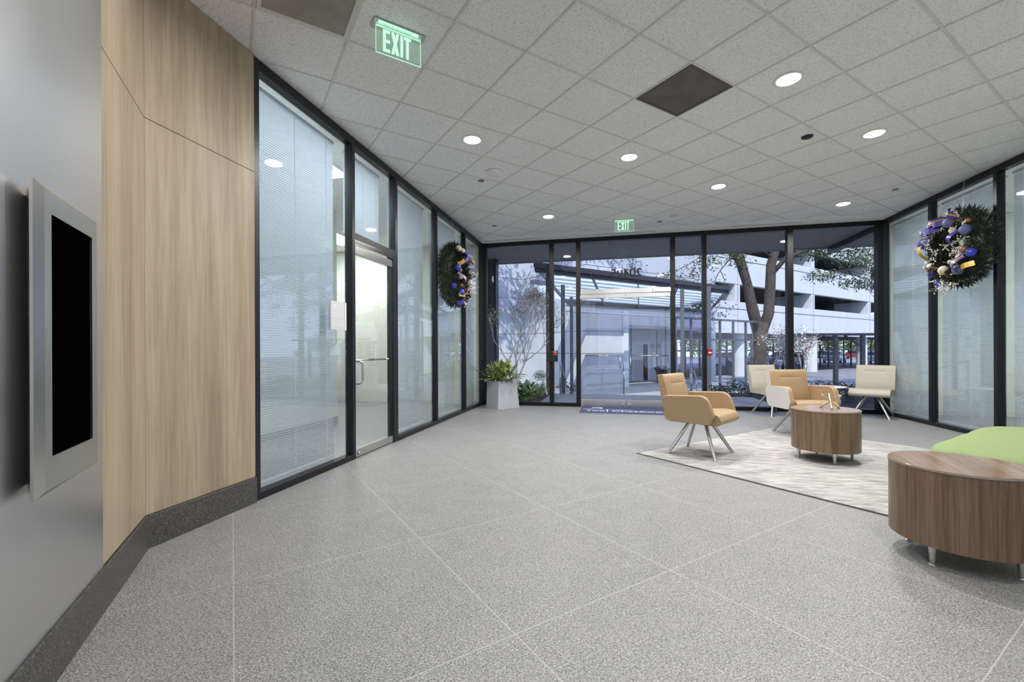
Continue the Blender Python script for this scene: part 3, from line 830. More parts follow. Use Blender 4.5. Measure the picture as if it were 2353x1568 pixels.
def back_cushion(hw):
    """front face with a stitched horizontal groove; closed shell"""
    fb, ft, bt, bb = Vector((-0.205, 0.455)), Vector((-0.318, 0.898)), Vector((-0.385, 0.893)), Vector((-0.285, 0.40))
    ys = [-hw, -hw * 0.985, -hw * 0.55, -hw * 0.53] + [hw * k / 6 for k in range(-3, 4)] + [hw * 0.53, hw * 0.55, hw * 0.985, hw]
    vsn = [0, 0.03, 0.3, 0.6, 0.715, 0.735, 0.748, 0.762, 0.78, 0.9, 0.97, 1.0]
    nrm = Vector((ft - fb).normalized()); nrm = Vector((nrm.y, -nrm.x))
    if nrm.x < 0: nrm = -nrm
    m = MB(); vs = []
    for v in vsn:
        for y in ys:
            p = fb.lerp(ft, v)
            puff = 0.018 * (1 - (2 * v - 1) ** 4) * (1 - (y / hw) ** 6)
            if v in (0.735, 0.748, 0.762) and abs(y) < hw * 0.54: puff -= 0.007 if v == 0.748 else 0.003
            if abs(y) >= hw: puff = -0.012
            if v in (0, 1.0): puff -= 0.010
            vs.append((p.x + nrm.x * puff, y, p.y + nrm.y * puff))
    W = len(ys); fs = [(i * W + k, i * W + k + 1, (i + 1) * W + k + 1, (i + 1) * W + k) for i in range(len(vsn) - 1) for k in range(W - 1)]
    m.add(vs, fs)
    b0 = len(m.v)
    Bt = [(bt.x, y, bt.y) for y in ys]; Bb = [(bb.x, y, bb.y) for y in ys]; m.v += Bt + Bb
    top = [(len(vsn) - 1) * W + k for k in range(W)]; bot = list(range(W))
    m.f += [(top[k], top[k + 1], b0 + k + 1, b0 + k) for k in range(W - 1)]
    m.f += [(b0 + k, b0 + k + 1, b0 + W + k + 1, b0 + W + k) for k in range(W - 1)]
    m.f += [(b0 + W + k, b0 + W + k + 1, bot[k + 1], bot[k]) for k in range(W - 1)]
    L_ = [i * W for i in range(len(vsn))]; R__ = [i * W + W - 1 for i in range(len(vsn))]
    m.f += [tuple(L_ + [b0, b0 + W]), tuple([R__[k] for k in range(len(vsn) - 1, -1, -1)] + [b0 + W + W - 1, b0 + W - 1])]
    return m


def lounge_chair(label, x, y, rz, z, skin, outer=None, arms=True, ws=1.0, group=None):
    t = thing('lounge_chair', label, 'chair', (x, y, z), rz, group)
    hw = 0.268 * ws
    seat = rounded([(-0.285, 0.385, 0.01), (0.292, 0.365, 0.03), (0.338, 0.41, 0.03), (0.30, 0.482, 0.03), (0.20, 0.505, 0.05), (-0.20, 0.468, 0.01)], 0.02)
    MB().prism(seat, -hw, hw, 'y').build('seat', skin, t, bevel=0.016, bseg=3)
    back_cushion(hw).build('backrest', skin, t, autosmooth=40)
    if outer is not None:
        MB().add([(-0.287, -hw, 0.40), (-0.389, -hw, 0.888), (-0.389, hw, 0.888), (-0.287, hw, 0.40), (-0.296, -hw, 0.395), (-0.399, -hw, 0.892), (-0.399, hw, 0.892), (-0.296, hw, 0.395)],
                 [(0, 1, 2, 3), (7, 6, 5, 4), (0, 4, 5, 1), (1, 5, 6, 2), (2, 6, 7, 3), (3, 7, 4, 0)]).build('back_panel', outer, t, label='white vinyl outer back')
        for s_ in (-1, 1):
            pl = [(-0.30, 0.40), (-0.215, 0.45), (-0.325, 0.893), (-0.397, 0.890)]
            MB().prism(pl, s_ * hw - 0.004, s_ * hw + 0.004, 'y').build('back_side_panel', outer, t, label='white vinyl side of the backrest')
    if arms:
        prof = rounded([(-0.212, 0.382, 0.03), (0.238, 0.380, 0.035), (0.275, 0.475, 0.02), (0.205, 0.692, 0.10), (-0.262, 0.668, 0.035), (-0.30, 0.63, 0.03), (-0.262, 0.43, 0.02)], 0.03, 6)
        for s_ in (-1, 1):
            a, b = (0.272 * ws, 0.335 * ws) if s_ > 0 else (-0.335 * ws, -0.272 * ws)
            ar = MB().prism(prof, a, b, 'y').build('armrest', skin, t, bevel=0.012, bseg=3)
            if outer is not None:
                c = (sum(p[0] for p in prof) / len(prof), sum(p[1] for p in prof) / len(prof))
                pin = [(c[0] + (p[0] - c[0]) * 0.965, c[1] + (p[1] - c[1]) * 0.965) for p in prof]
                a, b = (0.334, 0.341) if s_ > 0 else (-0.341, -0.334)
                MB().prism(pin, a * ws, b * ws, 'y').build('side_panel', outer, ar, bevel=0.003, label='white vinyl outer side of the armrest')
    MB().box(-0.15, 0.15, -0.15, 0.15, 0.362, 0.384).build('mounting_plate', M_BLACK, t, bevel=0.004)
    for sx_ in (-1, 1):
        for sy_ in (-1, 1):
            MB().tube([(0.262 * sx_, 0.252 * sy_ * ws, 0.0), (0.085 * sx_, 0.075 * sy_, 0.366)], [0.0165, 0.021], 14, True).build('leg', M_LEGMETAL, t, autosmooth=50)
    return t


GA = 'lounge chairs of the seating group'
lounge_chair('tan leather armchair standing alone nearest the entrance mat', 0.983, 5.390, R(-32.6), RUG_Z, M_TAN, None, True, 1.02, GA)
lounge_chair('tan leather armchair with white outer sides behind the near drum table', 2.572, 6.855, R(-76.3), 0.0, M_TAN, M_WHITEV, True, 1.01, GA)
lounge_chair('cream armless chair half hidden behind the tan armchair with white sides', 2.885, 8.93, R(-69.5), 0.0, M_CREAM, None, False, 1.0, GA)
lounge_chair('cream armless chair in the right corner by the glass', 4.465, 8.97, R(-125.1), 0.0, M_CREAM, None, False, 1.05, GA)


# ------------------------------------------------------------------ drum tables
def drum(label, x, y, rz, z, glide):
    t = thing('drum_table', label, 'table', (x, y, z), rz, 'round walnut drum tables')
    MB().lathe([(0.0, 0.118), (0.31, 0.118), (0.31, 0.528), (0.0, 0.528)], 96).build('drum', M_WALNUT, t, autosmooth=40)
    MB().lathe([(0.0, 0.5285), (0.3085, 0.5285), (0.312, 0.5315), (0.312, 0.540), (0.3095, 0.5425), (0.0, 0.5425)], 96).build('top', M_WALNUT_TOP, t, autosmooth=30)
    MB().lathe([(0.3122, 0.5292), (0.3132, 0.5292), (0.3132, 0.5405), (0.3122, 0.5405), (0.3122, 0.5292)], 96).build('edge_band', mat('edge_band_grey', hexc(150, 140, 130), 0.4) if 'edge_band_grey' not in MATS else MATS['edge_band_grey'], t, label='thin greyish edge band')
    for k in range(4):
        a = math.pi / 2 * k + math.pi / 4
        pr = [(0.0, 0.0), (0.019, 0.0), (0.020, 0.004), (0.018, 0.009), (0.0125, 0.012), (0.016, 0.06), (0.021, 0.118), (0.0, 0.118)] if glide else \
             [(0.0, 0.0), (0.011, 0.0), (0.012, 0.006), (0.020, 0.118), (0.0, 0.118)]
        MB().lathe(pr, 20, (0.248 * math.cos(a), 0.248 * math.sin(a), 0)).build('leg', M_LEGMETAL, t, autosmooth=50)
    return t


drum('round walnut drum table on the rug with the metal jack on top', 2.233, 5.372, math.atan2(-0.266, 0.231) + R(45 + 90 - 45), RUG_Z, False)
drum('round walnut drum table at the right edge beside the green ottoman', 1.929, 3.014, math.atan2(-0.132, -0.209) + R(45), 0.0, True)

# metal jack ornament
t = thing('jack_ornament', 'champagne metal jack ornament of crossed rods on the drum table', 'ornament', (2.285, 5.372, RUG_Z + 0.5425))
ax = [Vector((math.sqrt(2 / 3) * math.cos(a), math.sqrt(2 / 3) * math.sin(a), math.sqrt(1 / 3))) for a in (R(75), R(195), R(315))]
Lh, rb = 0.112, 0.0145
zc = Lh * math.sqrt(1 / 3) + rb
for v in ax:
    c = Vector((0, 0, zc)); n = 13
    pts = [c + v * (Lh * (2 * k / (n - 1) - 1)) for k in range(n)]
    rad = [0.0075 + 0.0055 * abs(2 * k / (n - 1) - 1) ** 3 for k in range(n)]
    rod = MB(); rod.tube(pts, rad, 14); rod.sphere(c + v * Lh, rb, 16, 10); rod.sphere(c - v * Lh, rb, 16, 10)
    rod.build('rod', M_SILVER, t, smooth=True)

# white side table between the cream chairs
c = bear(1901, 7.85)
t = thing('side_table', 'small white round side table between the two cream armless chairs', 'table', (c.x, c.y, 0))
MB().lathe([(0.0, 0.505), (0.25, 0.508), (0.28, 0.518), (0.28, 0.526), (0.275, 0.530), (0.0, 0.530)], 56).build('top', M_WHITEP, t, autosmooth=40)
MB().lathe([(0.0, 0.0), (0.20, 0.0), (0.20, 0.006), (0.04, 0.018), (0.028, 0.04), (0.028, 0.505), (0.0, 0.505)], 32).build('pedestal', M_LEGMETAL, t, autosmooth=40)

# lime green scalloped ottoman
def ottoman():
    """square-cornered upholstered bench with a lightly scalloped rim, set at 45 degrees"""
    t = thing('ottoman', 'large lime green scalloped ottoman at the right edge', 'ottoman', (3.47, 3.99, RUG_Z), R(45))
    hx, hy, rc = 0.97, 0.80, 0.26
    out = []
    corners = ((hx - rc, hy - rc, 0), (-hx + rc, hy - rc, 90), (-hx + rc, -hy + rc, 180), (hx - rc, -hy + rc, 270))
    for i, (cx, cy, a0) in enumerate(corners):
        for k in range(13):
            a = R(a0 + 7.5 * k); out.append((cx + rc * math.cos(a), cy + rc * math.sin(a), math.cos(a), math.sin(a)))
        nx, ny, na = corners[(i + 1) % 4]; a = R(a0 + 90)
        p0 = (cx + rc * math.cos(a), cy + rc * math.sin(a)); p1 = (nx + rc * math.cos(a), ny + rc * math.sin(a))
        for k in range(1, 36):
            f_ = k / 36; w_ = 0.035 * abs(math.sin(3 * math.pi * f_)) ** 0.6
            out.append((p0[0] + (p1[0] - p0[0]) * f_ + math.cos(a) * w_, p0[1] + (p1[1] - p0[1]) * f_ + math.sin(a) * w_, math.cos(a), math.sin(a)))
    seg = len(out); m = MB()
    rows = [(0.05, -0.05, 1), (0.08, -0.01, 1), (0.22, 0.012, 1), (0.36, 0.0, 1), (0.42, -0.022, 1), (0.447, -0.065, 1), (0.458, -0.14, 1), (0.462, -0.23, 1), (0.466, -0.23, 0.66), (0.468, -0.23, 0.33)]
    for z, o, k_ in rows:
        for x_, y_, nx, ny in out: m.v.append(((x_ + nx * o) * k_, (y_ + ny * o) * k_, z))
    n = len(rows)
    m.f += [(i * seg + k, i * seg + (k + 1) % seg, (i + 1) * seg + (k + 1) % seg, (i + 1) * seg + k) for i in range(n - 1) for k in range(seg)]
    m.v.append((0, 0, 0.469)); m.f += [((n - 1) * seg + k, (n - 1) * seg + (k + 1) % seg, len(m.v) - 1) for k in range(seg)]
    m.f.append(tuple(range(seg - 1, -1, -1)))
    m.build('cushion', M_GREEN, t, smooth=True)
    MB().box(-0.75, 0.75, -0.58, 0.58, 0.0, 0.06).build('plinth', M_BLACK, t)


ottoman()

# ------------------------------------------------------------------ foliage helpers
def leaf_quads(pts, size, rnd, dirs=None, aspect=0.42, fold=0.25, droop=0.0):
    """one folded leaf (two quads sharing a midrib) at every point"""
    m = MB()
    for i, p in enumerate(pts):
        s = size * rnd.uniform(0.65, 1.25)
        d = Vector(dirs[i]) if dirs is not None else Vector((rnd.gauss(0, 1), rnd.gauss(0, 1), rnd.gauss(0, 0.7) - droop))
        if d.length < 1e-4: d = Vector((1, 0, 0))
        d.normalize()
        sd = d.cross(Vector((rnd.gauss(0, 0.5), rnd.gauss(0, 0.5), 1)))
        if sd.length < 1e-4: sd = Vector((0, 1, 0))
        sd.normalize(); nn = sd.cross(d)
        p = Vector(p); w = s * aspect
        a = p; b = p + d * s; c = p + d * s * 0.45
        l = c + sd * w * 0.5 + nn * w * fold; r = c - sd * w * 0.5 + nn * w * fold
        m.add([a, c, b, l, r], [(0, 1, 3), (1, 2, 3), (0, 4, 1), (1, 4, 2)])
    return m


def cloud(rnd, blobs, n):
    tot = sum(b[3] * b[4] * b[5] for b in blobs); out = []
    for b in blobs:
        k = max(1, int(n * b[3] * b[4] * b[5] / tot))
        for _ in range(k):
            v = Vector((rnd.gauss(0, 1), rnd.gauss(0, 1), rnd.gauss(0, 1))).normalized() * (rnd.random() ** 0.45)
            out.append((b[0] + v.x * b[3], b[1] + v.y * b[4], b[2] + v.z * b[5]))
    return out


# ------------------------------------------------------------------ wreaths
def strip(pts, wdt, up):
    m = MB(); vs = []; n = len(pts)
    for i, p in enumerate(pts):
        p = Vector(p); tdir = (Vector(pts[min(i + 1, n - 1)]) - Vector(pts[max(i - 1, 0)])).normalized()
        sd = tdir.cross(Vector(up[i] if isinstance(up, list) else up)).normalized()
        vs += [p + sd * wdt / 2, p + sd * wdt / 6, p - sd * wdt / 6, p - sd * wdt / 2]
    return vs


def ribbon_loop(c, yaw, ln, hgt, wdt, mats, parent, tilt=0.0):
    """wired ribbon loop: gold centre with violet edges (local: wall normal = +x)"""
    n = 12; pts = []
    for k in range(n + 1):
        a = math.pi * k / n
        q = Vector((hgt * math.sin(a), ln * (k / n - 0.5) * math.cos(yaw) - 0, ln * (k / n - 0.5) * math.sin(yaw)))
        pts.append(Vector(c) + q)
    up = [(pts[min(i + 1, n)] - pts[max(i - 1, 0)]).cross(Vector((0, -math.sin(yaw + tilt), math.cos(yaw + tilt)))) for i in range(n + 1)]
    vs = strip(pts, wdt, [tuple(u) for u in up])
    g_, e_ = MB(), MB()
    for k in range(n + 1): up[k] = up[k].normalized() if up[k].length > 1e-6 else Vector((1, 0, 0))
    V = []; W = []
    for k in range(n + 1):
        a = 4 * k; tdir = (pts[min(k + 1, n)] - pts[max(k - 1, 0)]).normalized(); out = (vs[a] - vs[a + 3]).cross(tdir).normalized()
        if out.x < 0: out = -out
        V += [vs[a], vs[a + 3]]; W += [vs[a + 1] + out * 0.002, vs[a + 2] + out * 0.002]
    e_.add(V, [(2 * k, 2 * k + 1, 2 * k + 3, 2 * k + 2) for k in range(n)]); g_.add(W, [(2 * k, 2 * k + 1, 2 * k + 3, 2 * k + 2) for k in range(n)])
    e = e_.build('ribbon', mats[0], parent, smooth=True); g_.build('ribbon_centre', mats[1], e, smooth=True)


M_VIOLET = mat('violet_ribbon', hexc(70, 52, 150), 0.45)
M_GOLD = mat('gold_ribbon', hexc(196, 160, 72), 0.4, 0.25)
M_COBALT = mat('cobalt_bauble', hexc(58, 66, 176), 0.22)
M_DENIM = mat('glitter_bauble', hexc(92, 100, 142), 0.55)
M_BRONZEB = mat('bronze_bauble', hexc(150, 104, 76), 0.35, 0.4)
M_PEARL = mat('pearl_bauble', hexc(206, 198, 180), 0.5)
M_TWIG = mat('silver_sprig', hexc(226, 218, 204), 0.45)


def wreath(name_label, loc, flip, seed, decor):
    """built with the wall normal along +x; flip turns it to hang on the right wall"""
    t = thing('wreath', name_label, 'wreath', loc, math.pi if flip else 0, 'christmas wreaths')
    rnd = random.Random(seed)
    R0, r0 = 0.365, 0.15
    pts, dirs = [], []
    for _ in range(6200):
        a = rnd.uniform(0, 2 * math.pi); b = rnd.uniform(-0.5 * math.pi, 1.0 * math.pi) if False else rnd.uniform(0, 2 * math.pi)
        q = r0 * rnd.uniform(0.55, 1.0)
        rad = Vector((0, math.cos(a), math.sin(a))); tan = Vector((0, -math.sin(a), math.cos(a)))
        off = rad * math.cos(b) * q + Vector((1, 0, 0)) * math.sin(b) * q * 0.85
        p = rad * R0 + off
        if p.x < -0.125: continue
        pts.append(p); dirs.append(off.normalized() * 1.0 + tan * rnd.uniform(0.1, 1.0) + Vector((rnd.gauss(0, .3), rnd.gauss(0, .3), rnd.gauss(0, .3))))
    leaf_quads(pts, 0.085, rnd, dirs, 0.16, 0.3).build('fir_branches', M_NEEDLE, t)
    MB().tube([(0, R0 * math.cos(2 * math.pi * k / 40), R0 * math.sin(2 * math.pi * k / 40)) for k in range(41)], 0.085, 10).build('ring_core', M_NEEDLE, t)
    MB().tube([(-0.02, 0.0, R0 + 0.12), (-0.03, 0.0, 0.98 if not flip else 0.92)], 0.0025, 6).build('hanging_wire', M_LEGMETAL, t)
    mats = {'c': M_COBALT, 'd': M_DENIM, 'b': M_BRONZEB, 'p': M_PEARL}
    for kind, ang, rr, h, size in decor:
        a = R(ang); c = Vector((h, rr * math.cos(a), rr * math.sin(a)))
        if kind in mats:
            b = MB().sphere(c, size, 20, 12); o = b.build('bauble', mats[kind], t, smooth=True)
        elif kind == 'r':
            ribbon_loop(c, a + math.pi / 2 + rnd.uniform(-.5, .5), size, size * 0.45, 0.085, (M_VIOLET, M_GOLD), t)
        elif kind == 'v':
            ribbon_loop(c, a + math.pi / 2 + rnd.uniform(-.8, .8), size, size * 0.5, 0.075, (M_VIOLET, M_VIOLET), t)
        elif kind == 'g':
            ribbon_loop(c, a + math.pi / 2 + rnd.uniform(-.6, .6), size, size * 0.35, 0.07, (M_GOLD, M_GOLD), t)
        elif kind == 's':      # sprig of small pale leaves
            pp, dd = [], []
            for _ in range(4):
                dr = Vector((rnd.uniform(0.1, 0.7), rnd.gauss(0, 1), rnd.gauss(0, 1))).normalized()
                for k in range(12):
                    q = c + dr * size * (k + 1) / 12
                    pp.append(q); dd.append(dr + Vector((rnd.gauss(0, .8), rnd.gauss(0, .8), rnd.gauss(0, .8))))
            leaf_quads(pp, 0.042, rnd, dd, 0.5, 0.2).build('sprig', M_TWIG, t)
        elif kind == 'n':      # pine cone
            m = MB(); axis = Vector((0.5, rnd.gauss(0, 1), rnd.gauss(0, 1))).normalized()
            pp, dd = [], []
            for k in range(70):
                f_ = k / 70; th = k * 2.4
                u = axis.orthogonal().normalized(); w_ = axis.cross(u)
                rd = u * math.cos(th) + w_ * math.sin(th)
                pp.append(c + axis * (f_ - 0.5) * size * 2 + rd * size * 0.35 * math.sin(math.pi * min(1, f_ + 0.12))); dd.append(rd + axis * 0.5)
            leaf_quads(pp, size * 0.5, rnd, dd, 0.9, 0.1).build('pine_cone', mat('pine_cone_%d' % seed, hexc(96, 72, 58), 0.7) if 'pine_cone_%d' % seed not in MATS else MATS['pine_cone_%d' % seed], t)
    return t


# angle 0 = +y (local), 90 = up
DL = [('v', 30, .40, .16, .22), ('r', 52, .42, .14, .22), ('g', 40, .38, .20, .18), ('v', 12, .42, .15, .2), ('d', 72, .34, .18, .075), ('p', 108, .44, .12, .055), ('p', 98, .40, .16, .045),
      ('r', 120, .28, .17, .26), ('g', 140, .30, .17, .22), ('c', 168, .32, .17, .058), ('b', 172, .24, .18, .04), ('r', 205, .30, .18, .26), ('c', 212, .43, .12, .05), ('c', 242, .36, .18, .06),
      ('g', 250, .38, .16, .2), ('b', 228, .28, .19, .035), ('s', 20, .28, .16, .16), ('s', 75, .26, .16, .16), ('s', 300, .36, .16, .18), ('s', 330, .32, .16, .18), ('s', 285, .44, .12, .16), ('n', 262, .24, .18, .075),
      ('p', 345, .33, .17, .05), ('n', 5, .30, .17, .06), ('b', 322, .40, .17, .04), ('c', 300, .48, .12, .04), ('v', 255, .48, .12, .16), ('n', 310, .44, .15, .06), ('p', 200, .20, .17, .04)]
wreath('large fir wreath with blue baubles and gold ribbon on the left glass wall', (-2.60, 7.12, 2.47), False, 3, DL)
DR_ = [('r', 62, .44, .15, .24), ('v', 75, .36, .17, .2), ('g', 50, .46, .13, .2), ('v', 40, .44, .14, .24), ('d', 28, .42, .15, .068), ('v', 55, .34, .19, .2), ('d', 98, .34, .17, .072), ('d', 152, .36, .16, .070), ('p', 118, .24, .17, .045),
       ('g', 8, .46, .14, .28), ('v', 20, .50, .12, .22), ('s', 15, .34, .17, .24), ('s', 350, .25, .17, .2), ('s', 80, .44, .15, .22), ('s', 178, .32, .17, .24), ('s', 165, .26, .17, .2), ('v', 160, .24, .19, .22), ('b', 335, .46, .14, .036), ('p', 330, .38, .16, .046),
       ('c', 318, .46, .14, .048), ('p', 282, .30, .17, .062), ('c', 200, .42, .15, .060), ('b', 195, .32, .17, .046), ('d', 240, .38, .16, .068), ('r', 225, .38, .19, .22), ('g', 222, .47, .15, .2), ('n', 312, .36, .18, .085), ('n', 262, .36, .18, .07),
       ('n', 128, .40, .15, .05), ('s', 292, .44, .15, .22), ('s', 268, .46, .14, .22), ('s', 120, .40, .15, .2), ('s', 45, .30, .18, .2), ('s', 220, .30, .17, .2), ('c', 300, .52, .12, .042), ('p', 250, .22, .18, .03), ('b', 140, .44, .14, .036), ('r', 100, .46, .13, .2)]
wreath('large fir wreath with violet ribbon and navy baubles on the right glass wall', (4.66, 7.23, 2.57), True, 5, [(k, 180 - a, r, h, s) for k, a, r, h, s in DR_])

# ------------------------------------------------------------------ planter with aglaonema
t = thing('potted_plant', 'variegated leafy plant in a tapered pale grey planter in the left corner', 'plant', (-2.20, 8.89, 0), 0)
B4 = [(-0.335, -0.10), (-0.03, -0.305), (0.33, 0.10), (0.02, 0.31)]
T4 = [(-0.315, -0.09), (-0.01, -0.285), (0.275, 0.075), (-0.03, 0.285)]
pm = MB(); Hh = 0.565
n0 = [(x_, y_, 0.0) for x_, y_ in B4]; n1 = [(x_, y_, Hh) for x_, y_ in T4]
cc = (sum(p[0] for p in T4) / 4, sum(p[1] for p in T4) / 4)
n2 = [(cc[0] + (x_ - cc[0]) * .93, cc[1] + (y_ - cc[1]) * .93, Hh) for x_, y_ in T4]; n3 = [(a, b, Hh - 0.05) for a, b, _ in n2]
ringq(pm, n0, n1); ringq(pm, n1, n2); ringq(pm, n2, n3); pm.add(n0, [(3, 2, 1, 0)])
pm.build('pot', M_POT, t, bevel=0.006)
MB().add([(a, b, Hh - 0.04) for a, b, _ in n2], [(0, 1, 2, 3)]).build('soil', M_SOIL, t)
rnd = random.Random(11); lm = MB(); stm = MB()
for k in range(270):
    az = rnd.uniform(0, 2 * math.pi); el = R(rnd.uniform(5, 88)); ln = rnd.uniform(0.12, 0.33)
    base = Vector((cc[0] + rnd.gauss(0, 0.07), cc[1] + rnd.gauss(0, 0.07), Hh - 0.04))
    dr = Vector((math.cos(az) * math.cos(el), math.sin(az) * math.cos(el), math.sin(el)))
    p = base + dr * ln + Vector((0, 0, 0.02))
    sz = rnd.uniform(0.15, 0.23); tip = Vector((dr.x, dr.y, dr.z - 0.35)).normalized()
    sd = dr.cross(Vector((0, 0, 1)));
    if sd.length < 0.05: sd = Vector((1, 0, 0))
    sd.normalize(); nn = sd.cross(dr).normalized()
    if nn.z < 0: nn = -nn
    vs = []
    for f_, wd in ((0, 0.02), (0.2, 0.7), (0.45, 1.0), (0.75, 0.6), (1.0, 0.0)):
        q = p + dr * sz * f_ * 0.8 + (tip - dr) * sz * f_ * f_ * 0.7
        w_ = sz * 0.21 * wd
        vs += [q + sd * w_ + nn * w_ * 0.35, q, q - sd * w_ + nn * w_ * 0.35]
    lm.add(vs, [(i * 3 + j, i * 3 + j + 1, (i + 1) * 3 + j + 1, (i + 1) * 3 + j) for i in range(4) for j in range(2)])
    if k % 3 == 0: stm.tube([base, p], 0.003, 5)
lm.build('leaves', M_AGLA, t, smooth=True)
stm.build('stems', M_BEDLEAF, t)

# ------------------------------------------------------------------ media screen on the wall behind the viewpoint (seen mirrored in the glass)
t = thing('media_screen', 'large lit lilac and white screen seen reflected in the glass right of the doors', 'screen', (3.95, -0.25, 1.80))
MB().box(-0.95, 0.95, 0.0, 0.05, 0, 1.07).build('casing', M_BLACK, t, bevel=0.005)
def pane(n, c, s, x0, x1, z0, z1, y=0.053):
    MB().box(x0, x1, 0.05, y, z0, z1).build(n, emis('screen_' + n, c, s), t)
pane('picture', hexc(170, 168, 236), 1.6, -0.92, 0.92, 0.03, 1.04)
pane('picture_block', hexc(236, 236, 244), 1.6, -0.25, 0.90, 0.05, 0.62, 0.054)
pane('picture_block', hexc(226, 120, 84), 1.5, -0.62, -0.25, 0.03, 0.84, 0.054)
pane('picture_block', hexc(60, 50, 150), 1.2, 0.0, 0.45, 0.62, 0.84, 0.054)
pane('picture_band', hexc(66, 60, 190), 1.4, -0.55, 0.55, 0.16, 0.26, 0.055)

# ------------------------------------------------------------------ unseen panel lamps added to light the neighbouring offices and their blinds
for (x_, y_, pw), lab in (((-3.70, 4.75, 19), 'added unseen panel light in the office past the side door'), ((-3.70, 3.6, 20), 'added unseen panel light in the office behind the wide blind'),
                          ((-5.60, 8.2, 62), 'added unseen panel light deep in the left office'),
                          ((7.70, 5.3, 40), 'added unseen panel light at the back of the right office'), ((7.90, 7.4, 46), 'added unseen panel light deep in the right office')):
    t = thing('office_fill_light', lab, 'ceiling light', (x_, y_, CEIL), 0, 'added office panel lights')
    m = MB()
    for a in ((-.3, .3, -.6, -.58), (-.3, .3, .58, .6), (-.3, -.28, -.58, .58), (.28, .3, -.58, .58)): m.box(*a, -0.008, 0.004)
    m.build('frame', M_WHITEP, t); MB().box(-.28, .28, -.58, .58, -0.004, 0.003).build('diffuser', M_PANEL_LENS, t)
    l = bpy.data.lights.new('panel_lamp', 'AREA'); l.shape = 'RECTANGLE'; l.size = 0.54; l.size_y = 1.14; l.energy = pw; l.color = (0.92, 0.96, 1.0)
    lo = bpy.data.objects.new('panel_lamp', l); C.objects.link(lo); lo.parent = t; lo.location = (0, 0, -0.012)

# ================================================================== outside
G1 = Vector((Q, Q, 0)); G2 = Vector((-Q, Q, 0))          # the buildings opposite stand at 45 degrees to the lobby


def gbox(m, o, a0, a1, b0, b1, z0, z1):
    """box along G1 (a) and G2 (b) from origin o"""
    M = Matrix(((G1.x, G2.x, 0, o.x), (G1.y, G2.y, 0, o.y), (0, 0, 1, 0), (0, 0, 0, 1)))
    return m.box(a0, a1, b0, b1, z0, z1, M)


GZ = -0.60
MB().box(-60, 90, 9.47, 120, -0.9, GZ).build('ground', M_ASPH, kind='structure')
pv = MB(); pv.box(-3.6, 3.4, 9.47, 12.1, GZ, -0.005)
for k in range(3): pv.box(-1.6, 3.4, 12.1 + 0.34 * k, 12.1 + 0.34 * (k + 1), GZ, -0.155 - 0.15 * k)
pv.build('plaza', M_PAVE, kind='structure')
MB().box(-2.2, 7.5, 13.12, 36, GZ - 0.05, GZ + 0.012).build('path', M_PAVE, kind='structure')
MB().box(-9.0, -1.62, 9.60, 12.3, -0.004, 0.03).build('planting_bed_left', M_MULCH, kind='structure')
MB().box(3.4, 13.0, 9.47, 14.4, GZ, -0.12).build('planting_bed_right', M_MULCH, kind='structure')

# corner column outside the left glass
MB().box(-3.28, -2.94, 11.15, 11.45, -0.6, 3.60).build('column', M_FASCIA, kind='structure')

# concrete building with the lift lobby
EC = bear(1346, 19.8); CC = bear(1200, 24.0)
CC = EC + G2 * (CC - EC).dot(G2)                            # inner corner of the two panel walls
t = thing('concrete_building', 'pale concrete building with the lift lobby across the walk', 'building', (0, 0, 0))
LEN_W = (CC - EC).dot(G2)
m = MB(); gbox(m, EC, 0.0, 0.35, 0.0, LEN_W + 0.35, GZ, 8.2); gbox(m, CC, -14, 0.0, 0.0, 0.35, GZ, 8.2)
_d = bear(1441, 1.0); _p = _d * (EC.dot(G2) / _d.dot(G2))
BL = 9.4; LD = 2.6; PW = (_p - EC).dot(G1)     # front wall up to the lobby opening
gbox(m, EC, 0.35, PW, 0.0, 0.35, GZ, 8.2)
gbox(m, EC, PW, BL, 0.0, 0.35, 2.35, 8.2)
gbox(m, EC, 0.35, BL + 0.3, LD, LD + 0.3, GZ, 8.2); gbox(m, EC, PW - 0.3, PW, 0.35, LD, GZ, 2.35); gbox(m, EC, BL, BL + 0.3, 0, LD, 2.35, 8.2); gbox(m, EC, BL - 0.1, BL + 0.3, 0, 0.35, GZ, 2.35)
m.build('panel_wall', M_CONC, t)
j = MB()
for z in (1.03, 2.05, 3.97, 5.02, 7.0):
    gbox(j, CC, -14, 0.0, -0.004, 0.0, z - 0.012, z + 0.012); gbox(j, EC, -0.004, 0.0, 0.0, LEN_W, z - 0.012, z + 0.012)
    if z < 2.2: gbox(j, EC, 0.0, PW - 0.3, -0.004, 0.0, z - 0.012, z + 0.012)
    else: gbox(j, EC, 0.0, BL, -0.004, 0.0, z - 0.012, z + 0.012)
gbox(j, CC, -3.2, -3.176, -0.004, 0.0, GZ, 8.2); gbox(j, EC, 2.3, 2.32, -0.004, 0.0, 2.05, 8.2)
j.build('panel_joints', M_JOINT, t)
MB().add([], []); c_ = MB(); gbox(c_, EC, 0.3, BL, 0.3, LD + 0.05, 2.35, 2.6); c_.build('lobby_ceiling', M_CONCD, t)
b = MB(); gbox(b, EC, PW, BL, -0.02, 0.37, 2.22, 2.38); b.build('lintel', M_CONCD, t)
p_ = MB(); gbox(p_, EC, PW - 0.28, PW, -0.10, 0.30, GZ, 3.0); p_.build('corner_post', M_PALEPAINT, t)


